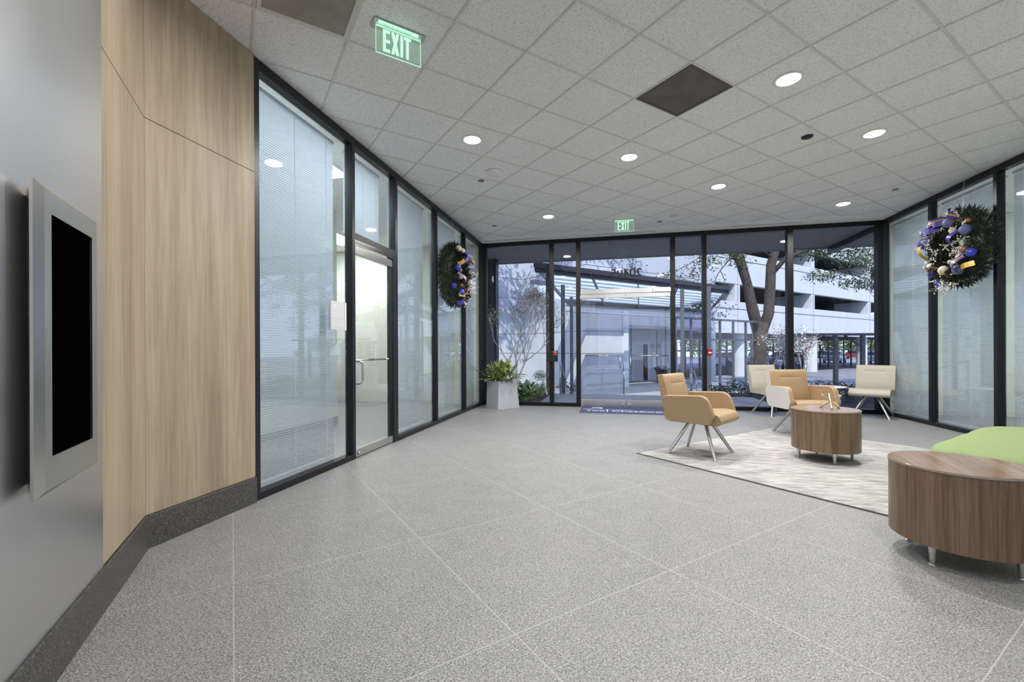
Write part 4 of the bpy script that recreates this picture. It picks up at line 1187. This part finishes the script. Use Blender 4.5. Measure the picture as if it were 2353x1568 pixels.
def lift(px, w, open_):
    """lift doors on the rear wall of the lobby"""
    o = EC + G2 * LD
    d = bear(px, 1.0); s = o.dot(G2) / d.dot(G2); pnt = d * s; a = (pnt - o).dot(G1)
    q = MB(); gbox(q, o, a - w / 2 - 0.16, a - w / 2, -0.03, 0.0, GZ, 1.66); gbox(q, o, a + w / 2, a + w / 2 + 0.16, -0.03, 0.0, GZ, 1.66); gbox(q, o, a - w / 2, a + w / 2, -0.03, 0.0, 1.5, 1.66)
    fr = q.build('lift_frame', M_PALEPAINT, t)
    q = MB(); gbox(q, o, a - w / 2, a + (w * 0.18 if open_ else w / 2), -0.015, 0.0, GZ, 1.5); q.build('lift_door', M_CONCB, t)
    if open_:
        q = MB(); gbox(q, o, a + w * 0.18, a + w / 2, -0.006, 0.0, GZ, 1.5); q.build('lift_opening_shade', M_DARK, t)  # flat dark sheet stands for the shade inside the half-open lift
        q = MB(); gbox(q, o, a + w / 2 + 0.42, a + w / 2 + 0.68, -0.03, 0.0, 0.15, 1.05); q.build('call_panel', M_WHITEP, t)
    return a


a1 = lift(1472, 1.15, True); a2 = lift(1538, 1.15, False)
TM = Matrix(((G1.x, 0, -G2.x, 0), (G1.y, 0, -G2.y, 0), (0, 1, 0, 0), (0, 0, 0, 1)))
for a in (a1 + 0.82, a2 - 1.15):
    q = EC + G2 * (LD - 0.03) + G1 * a
    text('lift_number', '12', 0.30, M_DARK, t, Matrix.Translation((q.x, q.y, 1.30)) @ TM, 0.003)
q = MB(); gbox(q, EC + G2 * LD, (a1 + a2) / 2 + 0.1, (a1 + a2) / 2 + 0.16, -0.006, 0, GZ, 2.3); q.build('wall_joint', M_DARK, t)

q = bear(1521, 23.6)
t = thing('waste_bin', 'dark navy waste bin beside the lifts in the lobby across the walk', 'bin', (q.x, q.y, GZ))
MB().lathe([(0.0, 0.0), (0.24, 0.0), (0.30, 0.62), (0.40, 0.74), (0.40, 0.84), (0.0, 0.84)], 28).build('body', mat('navy_bin', hexc(40, 44, 70), 0.5), t, autosmooth=40)
MB().lathe([(0.0, 0.84), (0.26, 0.84), (0.24, 0.90), (0.0, 0.93)], 28).build('lid', M_BLACK, t, autosmooth=40)
ft = text('lettering', 'WASTE', 0.12, M_WHITEP, t, Matrix(((math.cos(PHI), 0, -(-math.sin(PHI)) * -1, 0), (math.sin(PHI), 0, -math.cos(PHI), 0), (0, 1, 0, 0), (0, 0, 0, 1))), 0.002, 'CENTER')
ft.matrix_local = Matrix.Translation((0.40 * math.sin(PHI), -0.41 * math.cos(PHI), 0.745)) @ Matrix.Rotation(PHI, 4, 'Z') @ Matrix.Rotation(R(90), 4, 'X')

# ------------------------------------------------------------------ glazed canopy over the walk
t = thing('entrance_canopy', 'grey steel canopy with translucent roof panels outside the doors', 'canopy', (0, 0, 0))
PL = bear(1232, 12.3); Lc = 9.2
YD = Vector((0.06, 1.0, 0)).normalized()
def cpt(a, b, z): p = PL + G1 * a + YD * b; return Vector((p.x, p.y, z))
ZF, ZB, DEP = 3.56, 3.14, 5.2
def zb(b): return ZF + (ZB - ZF) * b / DEP
def slabq(m, a0, a1, b0, b1, th, dz=0.0):
    tp = [cpt(a0, b0, zb(b0) + dz), cpt(a1, b0, zb(b0) + dz), cpt(a1, b1, zb(b1) + dz), cpt(a0, b1, zb(b1) + dz)]
    lo = [Vector((p.x, p.y, p.z - th)) for p in tp]
    m.add(lo + tp, [(3, 2, 1, 0), (4, 5, 6, 7), (0, 1, 5, 4), (1, 2, 6, 5), (2, 3, 7, 6), (3, 0, 4, 7)])
m = MB(); slabq(m, -0.05, Lc + 0.05, -0.10, 0.06, 0.15, 0.06); slabq(m, -0.05, Lc + 0.05, 0.06, 0.16, 0.12, -0.06); m.build('fascia_beam', M_FASCIA, t)
m = MB(); slabq(m, 0.06, Lc - 0.06, 0.1, DEP - 0.1, 0.012, 0.05); m.build('roof_panels', M_POLY, t)
for k in range(9):
    b_ = 0.45 + k * 0.56; m = MB(); slabq(m, 0.04, Lc - 0.04, b_ - 0.03, b_ + 0.03, 0.05, 0.04); m.build('purlin', M_PALEPAINT, t)
for a in (0.03, 2.05, 4.1, 6.15, 8.2, Lc - 0.03):
    m = MB(); w_ = 0.03; slabq(m, a - w_, a + w_, 0.0, DEP, 0.12, -0.01); m.build('rafter', M_EXTSTEEL, t)
m = MB(); slabq(m, 0, Lc, DEP - 0.1, DEP + 0.02, 0.16, 0.03); m.build('rear_beam', M_EXTSTEEL, t)
m = MB(); m.tube([cpt(0.0, DEP + 0.15, ZB - 0.16), cpt(Lc, DEP + 0.15, ZB - 0.16)], 0.07, 12); m.build('gutter_pipe', M_PALEPAINT, t, smooth=True)
m = MB(); m.tube([cpt(0.0, DEP + 0.1, ZB - 0.42), cpt(Lc, DEP + 0.1, ZB - 0.42)], 0.045, 12); m.build('conduit', M_PALEPAINT, t, smooth=True)
for px, D, ztop, hw in ((1262, 11.95, 3.5, 0.075), (1294, 14.2, 3.28, 0.06), (1313.5, 16.0, 3.1, 0.055), (1330, 17.2, 3.0, 0.05), (1568, 15.4, 3.3, 0.06), (1626, 15.6, 3.4, 0.10)):
    q = bear(px, D); zb0 = 0.0 if q.y < 12.1 else GZ
    MB().box(q.x - hw, q.x + hw, q.y - hw, q.y + hw, zb0, ztop).build('post', M_EXTSTEEL, t, bevel=0.006)

# second, lower canopy leaf beyond
t = thing('lower_canopy', 'lower translucent canopy leaf beyond the entrance canopy', 'canopy', (0, 0, 0))
o2 = bear(1221, 16.8)
m = MB(); mm_ = MB()
P_ = [o2, o2 + G1 * 10.5, o2 + G1 * 10.5 + YD * 2.6, o2 + YD * 2.6]
zt = [3.78, 3.78, 3.45, 3.45]
m.add([(p.x, p.y, z) for p, z in zip(P_, zt)] + [(p.x, p.y, z + 0.03) for p, z in zip(P_, zt)], [(3, 2, 1, 0), (4, 5, 6, 7), (0, 1, 5, 4), (1, 2, 6, 5), (2, 3, 7, 6), (3, 0, 4, 7)])
m.build('roof_panels', M_POLY, t)
gbox(mm_, o2, 0, 10.5, -0.06, 0.06, 3.70, 3.86); mm_.build('edge_beam', M_EXTSTEEL, t)

# glazed screen right of the doors and railings
t = thing('glass_screen', 'steel framed glass screen beside the walk, right of the entrance doors', 'screen', (0, 0, 0))
s0 = bear(1552, 16.8); 
m = MB()
for k in range(7): gbox(m, s0, k * 0.95 - 0.035, k * 0.95 + 0.035, -0.04, 0.04, GZ, 2.45)
gbox(m, s0, 0, 5.7, -0.04, 0.04, 2.37, 2.45); gbox(m, s0, 0, 5.7, -0.04, 0.04, 1.55, 1.62); gbox(m, s0, 0, 5.7, -0.04, 0.04, GZ, GZ + 0.12)
m.build('frame', M_EXTSTEEL, t)
m = MB(); gbox(m, s0, 0, 5.7, -0.006, 0.006, GZ + 0.1, 2.4); m.build('glass_pane', M_GLASS, t)


def railing(label, pts, posts):
    t = thing('handrail', label, 'handrail', (0, 0, 0), 0, 'stainless handrails at the steps')
    MB().tube(pts, 0.022, 10).build('rail', M_CHROME, t, smooth=True)
    for p, zb0 in posts:
        MB().tube([(p[0], p[1], zb0), p], 0.022, 10).build('post', M_CHROME, t, smooth=True)


a = bear(1287, 12.0, 0.87); b = bear(1301, 13.2, 0.22)
railing('stainless handrail on the steps left of the entrance doors', [a, b], [(a, 0.0), (b, GZ)])
a = bear(1433, 12.05, 0.86); b = bear(1433.5, 13.4, 0.22)
railing('stainless handrail on the steps behind the entrance doors', [a, b], [(a, 0.0), (b, GZ)])
a = bear(1587, 11.2, 0.92); b = bear(1600, 12.9, 0.32); c = bear(1570, 10.6, 0.42)
railing('stainless handrail on the steps right of the entrance doors', [a, b], [(a, -0.3), (b, GZ)])

# ------------------------------------------------------------------ parking garage
FQ = bear(1864, 33.0)
t = thing('parking_garage', 'pale concrete parking garage with dark openings and bands', 'building', (0, 0, 0))
def on(px):
    d = bear(px, 1.0); return ((d * (FQ.dot(G2) / d.dot(G2))) - FQ).dot(G1)
aL, aR = on(1610), on(2130)
for z0, z1, nm in ((2.2, 4.18, 'lower_band'), (5.30, 7.28, 'middle_band'), (8.4, 10.4, 'upper_band')):
    m = MB(); gbox(m, FQ, aL, aR, 0.0, 0.35, z0, z1); m.build(nm, M_CONCB, t)
m = MB(); j = MB()
for z in (3.72, 6.82): gbox(j, FQ, aL, aR, -0.012, 0.0, z - 0.02, z + 0.02)
for px in (1700, 1872, 2001):
    a = on(px) - 0.2; gbox(j, FQ, a - 0.012, a + 0.012, -0.006, 0.0, 2.2, 7.28)
    gbox(m, FQ, a - 0.28, a + 0.28, 0.02, 2.6, 4.18, 5.30); gbox(m, FQ, a - 0.28, a + 0.28, 0.02, 2.6, 7.28, 8.4)
m.build('pillars', M_CONCB, t); j.build('band_joints', M_JOINT, t)
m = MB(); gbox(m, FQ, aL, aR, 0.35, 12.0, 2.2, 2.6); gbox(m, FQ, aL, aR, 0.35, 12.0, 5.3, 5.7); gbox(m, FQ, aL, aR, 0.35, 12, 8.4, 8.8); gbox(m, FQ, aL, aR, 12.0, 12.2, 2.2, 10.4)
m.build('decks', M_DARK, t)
for px in (1698, 1864, 1980, 2100):
    c = bear(px, 1.0); c = c * ((FQ.dot(G2) + 0.8) / c.dot(G2))
    MB().lathe([(0.0, GZ), (0.40, GZ), (0.40, 2.2), (0.0, 2.2)], 28, (c.x, c.y, 0)).build('column', M_CONCB, t, autosmooth=40)
# dark storefront framing under the garage
sfm = MB(); o = FQ + G2 * 2.2
for k in range(26):
    a = aL + (aR - aL) * k / 25; gbox(sfm, o, a - 0.05, a + 0.05, -0.05, 0.05, GZ, 2.2)
gbox(sfm, o, aL, aR, -0.05, 0.05, 1.05, 1.15); gbox(sfm, o, aL, aR, -0.05, 0.05, GZ, GZ + 0.1)
sfm.build('storefront_frame', M_FRAMEB, t)

# steel pergola before the garage
t = thing('steel_pergola', 'dark steel frame with sloped braces in front of the garage', 'pergola', (0, 0, 0))
X_ = Vector((math.cos(PHI), math.sin(PHI), 0)); o = bear(1835, 21.5)
def xb(m, a0, a1, z0, z1, d=0.08):
    M = Matrix(((X_.x, -X_.y, 0, o.x), (X_.y, X_.x, 0, o.y), (0, 0, 1, 0), (0, 0, 0, 1))); m.box(a0, a1, -d, d, z0, z1, M)
m = MB(); xb(m, -0.4, 6.4, 1.83, 1.95); m.build('beam', M_FASCIA, t)
for px in (1920, 1982, 2060):
    a = (bear(px, 21.5) - o).dot(X_); m = MB(); xb(m, a - 0.08, a + 0.08, GZ, 1.83); m.build('post', M_FASCIA, t)
    m = MB(); q = o + X_ * a; q2 = o + X_ * (a - 0.9); m.tube([(q.x, q.y, 1.25), (q2.x, q2.y, 1.86)], 0.05, 6); m.build('brace', M_FASCIA, t)

# ------------------------------------------------------------------ trees and shrubs outside
def branch(m, rnd, p, d, ln, r, depth, tips, spread=0.5, up=0.15, seg=4):
    pts = [Vector(p)]; dd = Vector(d).normalized()
    for k in range(seg):
        dd = (dd + Vector((rnd.gauss(0, .13), rnd.gauss(0, .13), rnd.gauss(0, .10) + up * 0.2))).normalized()
        pts.append(pts[-1] + dd * ln / seg)
    m.tube(pts, [r * (1 - 0.45 * k / seg) for k in range(seg + 1)], 7)
    if depth == 0: tips.append((pts[-1], dd)); tips.append((pts[-2], dd)); return
    for _ in range(rnd.choice((2, 3, 3))):
        nd = (dd + Vector((rnd.gauss(0, spread), rnd.gauss(0, spread), rnd.gauss(0, spread * 0.7) + up))).normalized()
        q = pts[rnd.choice((seg - 1, seg, seg))]
        branch(m, rnd, q, nd, ln * rnd.uniform(0.6, 0.82), r * 0.55, depth - 1, tips, spread, up)


def twiggy(label, loc, h, seed, leafm, n, size, spread, stems, depth=4, r0=0.022, barkm=None):
    t = thing('small_tree', label, 'tree', loc); rnd = random.Random(seed); m = MB(); tips = []
    for (dx, dy) in stems: branch(m, rnd, (0, 0, 0), (dx, dy, 1), h * 0.36, r0, depth, tips, spread, 0.28)
    m.build('trunk', barkm or M_PALEBARK, t, smooth=True)
    pts = []
    for _ in range(n):
        q, d_ = rnd.choice(tips); pts.append(q + Vector((rnd.gauss(0, size * 1.2), rnd.gauss(0, size * 1.2), rnd.gauss(0, size * 1.2))))
    k = int(n * 0.7)
    leaf_quads(pts[:k], size, rnd, None, 0.4, 0.3).build('leaves', leafm, t)
    leaf_quads(pts[k:], size, rnd, None, 0.4, 0.3).build('dry_leaves', M_BROWNLEAF, t, label='darker brown dry leaves')
    return t


q = bear(1190, 11.15); twiggy('white stemmed small tree with pale dry leaves outside the left glass', (q.x, q.y, 0.02), 2.75, 21, M_PALELEAF, 2800, 0.055, 0.30, ((-0.16, 0.03), (0.05, 0.0), (-0.05, 0.08)), 4, 0.034)
q = bear(1790, 13.2); twiggy('pale leaved small tree in front of the big trunk', (q.x, q.y, -0.12), 2.15, 8, M_PALELEAF, 1100, 0.08, 0.55, ((-0.45, 0.1), (0.25, 0.1), (0.0, -0.1)), 3, 0.022)
q = bear(1846, 14.0); twiggy('smaller pale leaved tree right of the wide window post', (q.x, q.y, -0.12), 1.9, 15, M_PALELEAF, 600, 0.075, 0.35, ((0.0, 0.1), (0.18, 0.0)), 3, 0.022)

# big forked tree
q = bear(1741, 20.0)
t = thing('oak_tree', 'large forked tree with a spreading dark crown outside the right windows', 'tree', (q.x, q.y, GZ))
TR = Matrix.Rotation(PHI, 3, 'Z')
def TL(x, y, z): return TR @ Vector((x, y, z))
m = MB()
m.tube([TL(0, 0, -0.1), TL(0, 0, 0.5), TL(0.02, 0, 1.7), TL(0.16, 0, 3.0)], [0.40, 0.34, 0.31, 0.33], 14)
m.tube([TL(0.05, 0, 2.5), TL(-0.20, 0.05, 3.6), TL(-0.42, 0.1, 4.8), TL(-0.75, 0.1, 5.9), TL(-1.5, 0.2, 6.7), TL(-2.6, 0.3, 7.8)], [0.26, 0.24, 0.20, 0.22, 0.17, 0.10], 12)
m.tube([TL(-0.62, 0.1, 5.5), TL(-0.72, 0.3, 6.6), TL(-0.9, 0.6, 8.2)], [0.15, 0.12, 0.07], 10)
m.tube([TL(0.18, 0, 2.6), TL(0.50, 0, 3.4), TL(0.58, 0, 4.6), TL(0.62, 0, 5.6), TL(0.95, 0, 6.7), TL(1.3, -0.2, 8.4)], [0.25, 0.22, 0.21, 0.20, 0.16, 0.10], 12)
m.tube([TL(0.66, 0, 5.2), TL(1.2, -0.2, 5.9), TL(2.2, -0.5, 6.25), TL(3.8, -1.2, 6.3), TL(5.6, -1.8, 5.9)], [0.11, 0.10, 0.085, 0.06, 0.03], 9)
m.build('trunk', M_BARK, t, smooth=True)
m = MB(); rnd = random.Random(4); tips = []
for (x_, y_, z_), d_, ln in (((1.3, -0.2, 5.9), (1, -.3, .1), 2.2), ((2.2, -0.5, 6.2), (1, .1, -.1), 2.4), ((2.2, -.5, 6.2), (.8, -.9, .0), 2.2), ((3.8, -1.2, 6.3), (1, -.2, -.25), 2.2), ((3.8, -1.2, 6.3), (1, .5, -.1), 2.4),
                             ((5.4, -1.8, 5.9), (1, 0, -.2), 1.8), ((5.0, -1.6, 6.0), (.6, -.6, -.35), 1.8), ((-1.2, .15, 6.4), (-1, -.2, -.25), 1.3), ((-.9, .1, 6.1), (-.8, -.4, -.5), 1.2), ((.7, 0, 5.9), (-.6, -.5, .2), 1.0), ((-2, .2, 7.2), (-1, 0, 0), 2)):
    branch(m, rnd, TL(x_, y_, z_), TL(*d_), ln, 0.035, 3, tips, 0.38, 0.0)
m.build('branches', M_BARK, t)
pts = []
for _ in range(5200):
    q_, d_ = rnd.choice(tips); pts.append(q_ + Vector((rnd.gauss(0, .22), rnd.gauss(0, .22), rnd.gauss(0, .16))))
blobs = [(2.5, -.3, 6.1, .9, .8, .42), (3.9, -.8, 5.75, 1.0, .9, .45), (5.4, -.6, 5.4, 1.0, 1.0, .45), (2.6, -.6, 5.0, .9, .7, .3), (4.2, -.5, 4.7, 1.0, .8, .3), (5.6, -.4, 4.6, .8, .8, .35), (1.2, 0, 7.4, 1.4, 1.2, .8), (-1.6, 0, 8.0, 1.8, 1.5, .8), (6.2, -1, 5.6, .8, .8, .4)]
pts += [tuple(TL(*p)) for p in cloud(rnd, blobs, 9000)]
leaf_quads(pts, 0.15, rnd, None, 0.42, 0.25, 0.3).build('leaves', M_OAKLEAF, t)

# tree rooted to the left, out of the lobby's sight, whose crown dapples the concrete wall
t = thing('shade_tree', 'tall leafy tree left of the planting bed that dapples the concrete wall', 'tree', (-10.5, 17.5, GZ))
m = MB(); m.tube([(0, 0, 0), (0.3, 0, 3), (1.5, 0, 6.5), (3.4, -.3, 9.0)], [0.35, 0.3, 0.24, 0.14], 10); m.tube([(1.5, 0, 6.5), (1.2, .4, 9), (1.0, .6, 12)], [.18, .15, .08], 8); m.tube([(3.0, -.3, 8.4), (5.5, .2, 9.4), (8.0, 0.5, 10)], [.13, .1, .05], 8)
m.build('trunk', M_BARK, t, smooth=True)
rnd = random.Random(9)
leaf_quads(cloud(rnd, [(1.5, 0, 10.5, 3.0, 2.6, 1.5), (5.0, .2, 10.0, 2.6, 2.2, 1.2), (8.2, .4, 10.2, 2.4, 2.0, 1.0), (-1.5, 0, 9, 2.4, 2.4, 1.5)], 6500), 0.26, rnd, None, 0.45, 0.25).build('leaves', M_OAKLEAF, t)


def bush(name, label, cat, loc, blobs, n, size, m_, seed, group=None, aspect=0.4, stem=None):
    t = thing(name, label, cat, loc, 0, group); rnd = random.Random(seed)
    leaf_quads(cloud(rnd, blobs, n), size, rnd, None, aspect, 0.3).build('leaves', m_, t)
    if stem: MB().tube(stem, [0.025, 0.018], 7).build('stem', M_PALEBARK, t)
    return t


def grassy(name, label, loc, n, ln, m_, seed, wd=0.16, group=None):
    """clump of arching blades"""
    t = thing(name, label, 'plant', loc, 0, group); rnd = random.Random(seed); m = MB()
    for _ in range(n):
        az = rnd.uniform(0, 2 * math.pi); L_ = ln * rnd.uniform(.6, 1.15); out = rnd.uniform(.35, .95)
        h = Vector((math.cos(az), math.sin(az), 0)); sd = Vector((-h.y, h.x, 0)); vs = []
        b0 = Vector((rnd.gauss(0, .05), rnd.gauss(0, .05), 0))
        for k in range(6):
            f_ = k / 5; p = b0 + h * L_ * out * f_ + Vector((0, 0, L_ * (1.25 * f_ - 0.95 * f_ * f_ * out)))
            w_ = L_ * wd * 0.5 * math.sin(math.pi * (0.12 + 0.88 * f_)) ** 0.8
            vs += [p + sd * w_, p - sd * w_]
        m.add(vs, [(2 * k, 2 * k + 1, 2 * k + 3, 2 * k + 2) for k in range(5)])
    m.build('leaves', m_, t, smooth=True); return t


GB = 'leafy clumps in the left planting bed'
for i, (px, D, ln, lab) in enumerate(((1208, 10.3, .42, 'pale green broad leaved clump right of the planter'), (1222, 10.6, .36, 'yellow green clump in the left bed behind the planter edge'), (1200, 11.2, .5, 'tall green clump behind the planter in the left bed'), (1240, 11.2, .32, 'low green clump left of the first mullion in the bed'))):
    q = bear(px, D); grassy('bed_plant', lab, (q.x, q.y, 0.03), 42, ln, M_BEDLEAF, 30 + i, 0.2, GB)
for i, (px, D, lab) in enumerate(((1228, 11.7, 'low spreading green shrub at the back of the left bed'), (1215, 12.0, 'low green shrub under the pale tree'), (1250, 12.0, 'low green shrub by the canopy post'), (1308, 12.1, 'low dark shrub behind the left handrail'))):
    q = bear(px, D); bush('bed_shrub', lab, 'shrub', (q.x, q.y, 0.02), [(0, 0, .14, .34, .3, .16)], 260, 0.07, M_BEDLEAF if i < 3 else M_SHRUB, 40 + i, 'low shrubs of the left bed')
q = bear(1241, 11.6)
bush('standard_shrub', 'small round topped silvery shrub on a thin leaning stem', 'shrub', (q.x + .1, q.y, 0.02), [(-.08, 0, .50, .22, .2, .14)], 420, 0.05, M_SILVLEAF, 50, None, 0.5, [(0.08, 0, 0), (-.02, 0, .42)])
# right bed: dark shrubs close to the glass
rs = [(1655, 11.8, .35, .3), (1690, 12.8, .4, .35), (1725, 11.2, .3, .3), (1770, 12.2, .4, .35), (1815, 11.4, .35, .35), (1862, 11.0, .34, .42), (1893, 11.6, .36, .42), (1925, 12.5, .4, .3), (1950, 10.9, .38, .42), (1985, 11.6, .4, .4), (2015, 11.0, .36, .36)]
names_ = ['shrub by the mullion right of the doors', 'shrub below the glass screen', 'low shrub under the forked tree', 'shrub behind the cream chair on the left', 'shrub behind the wide window post', 'rounded shrub behind the tan chair', 'rounded shrub between the chairs', 'shrub before the pergola post', 'glossy shrub left of the corner chair', 'glossy shrub behind the corner chair', 'shrub at the right end of the window']
for i, ((px, D, w_, h_), lab) in enumerate(zip(rs, names_)):
    q = bear(px, D); bush('dark_shrub', 'dark ' + lab, 'shrub', (q.x, q.y, -0.12), [(0, 0, h_ * .5 + .05, w_, w_, h_ * .55)], 420, 0.075, M_SHRUB, 60 + i, 'dark shrubs outside the right windows')
for i, (px, D, lab) in enumerate(((1880, 14.6, 'spiky blue green plant behind the rounded shrubs'), (1912, 15.2, 'spiky blue green plant before the pergola'), (1945, 14.8, 'spiky blue green plant right of the pergola post'))):
    q = bear(px, D); grassy('spiky_plant', lab, (q.x, q.y, GZ), 60, 0.62, M_SILVLEAF, 80 + i, 0.05, 'spiky plants before the garage')

# parked cars seen under the garage, and the hedge and trees beyond them
def make_car(label, loc, rz, paint):
    t = thing('car', label, 'car', loc, rz, 'cars parked beyond the garage')
    body = rounded([(-2.2, .28), (2.2, .28), (2.25, .62), (2.05, .82), (1.0, .92), (-1.7, .98), (-2.2, .90)], .12)
    MB().prism(body, -.88, .88, 'y').build('body', paint, t, bevel=.05)
    cab = rounded([(-1.75, .95), (1.05, .90), (.35, 1.42), (-1.1, 1.44)], .10)
    MB().prism(cab, -.74, .74, 'y').build('cabin_windows', M_BLACK, t, bevel=.04)
    MB().prism(rounded([(-1.15, 1.40), (.38, 1.38), (.25, 1.46), (-1.0, 1.48)], .03), -.70, .70, 'y').build('roof_panel', paint, t, bevel=.02)
    for sx_ in (-1.35, 1.35):
        for sy_ in (-.82, .82):
            MB().lathe([(0, -.11), (.30, -.11), (.33, -.06), (.33, .06), (.30, .11), (0, .11)], 20, M=Matrix.Translation((sx_, sy_, .33)) @ Matrix.Rotation(R(90), 4, 'X')).build('wheel', M_BLACK, t, autosmooth=40)
    return t


cols = [('white', hexc(226, 228, 232)), ('silver', hexc(176, 180, 188)), ('dark blue', hexc(50, 60, 110)), ('white', hexc(230, 230, 232)), ('black', hexc(30, 30, 36)), ('silver', hexc(186, 188, 194)), ('red', hexc(140, 40, 40)), ('white', hexc(224, 226, 230))]
wh = ['seen left of the tree trunk', 'seen just right of the tree trunk', 'seen between the tree and the window post', 'seen left of the pale round column', 'seen right of the pale round column', 'seen through the pergola', 'seen right of the pergola post', 'seen at the far right under the garage']
for i, (px, D) in enumerate(((1660, 46), (1745, 52), (1795, 62), (1838, 50), (1885, 70), (1918, 56), (1962, 78), (2015, 54))):
    q = bear(px, D); make_car('%s car parked in the sun, %s' % (cols[i][0], wh[i]), (q.x, q.y, GZ), R(45) + (0.2 if i % 2 else 1.5), mat('car_paint_%d' % i, cols[i][1], 0.25))
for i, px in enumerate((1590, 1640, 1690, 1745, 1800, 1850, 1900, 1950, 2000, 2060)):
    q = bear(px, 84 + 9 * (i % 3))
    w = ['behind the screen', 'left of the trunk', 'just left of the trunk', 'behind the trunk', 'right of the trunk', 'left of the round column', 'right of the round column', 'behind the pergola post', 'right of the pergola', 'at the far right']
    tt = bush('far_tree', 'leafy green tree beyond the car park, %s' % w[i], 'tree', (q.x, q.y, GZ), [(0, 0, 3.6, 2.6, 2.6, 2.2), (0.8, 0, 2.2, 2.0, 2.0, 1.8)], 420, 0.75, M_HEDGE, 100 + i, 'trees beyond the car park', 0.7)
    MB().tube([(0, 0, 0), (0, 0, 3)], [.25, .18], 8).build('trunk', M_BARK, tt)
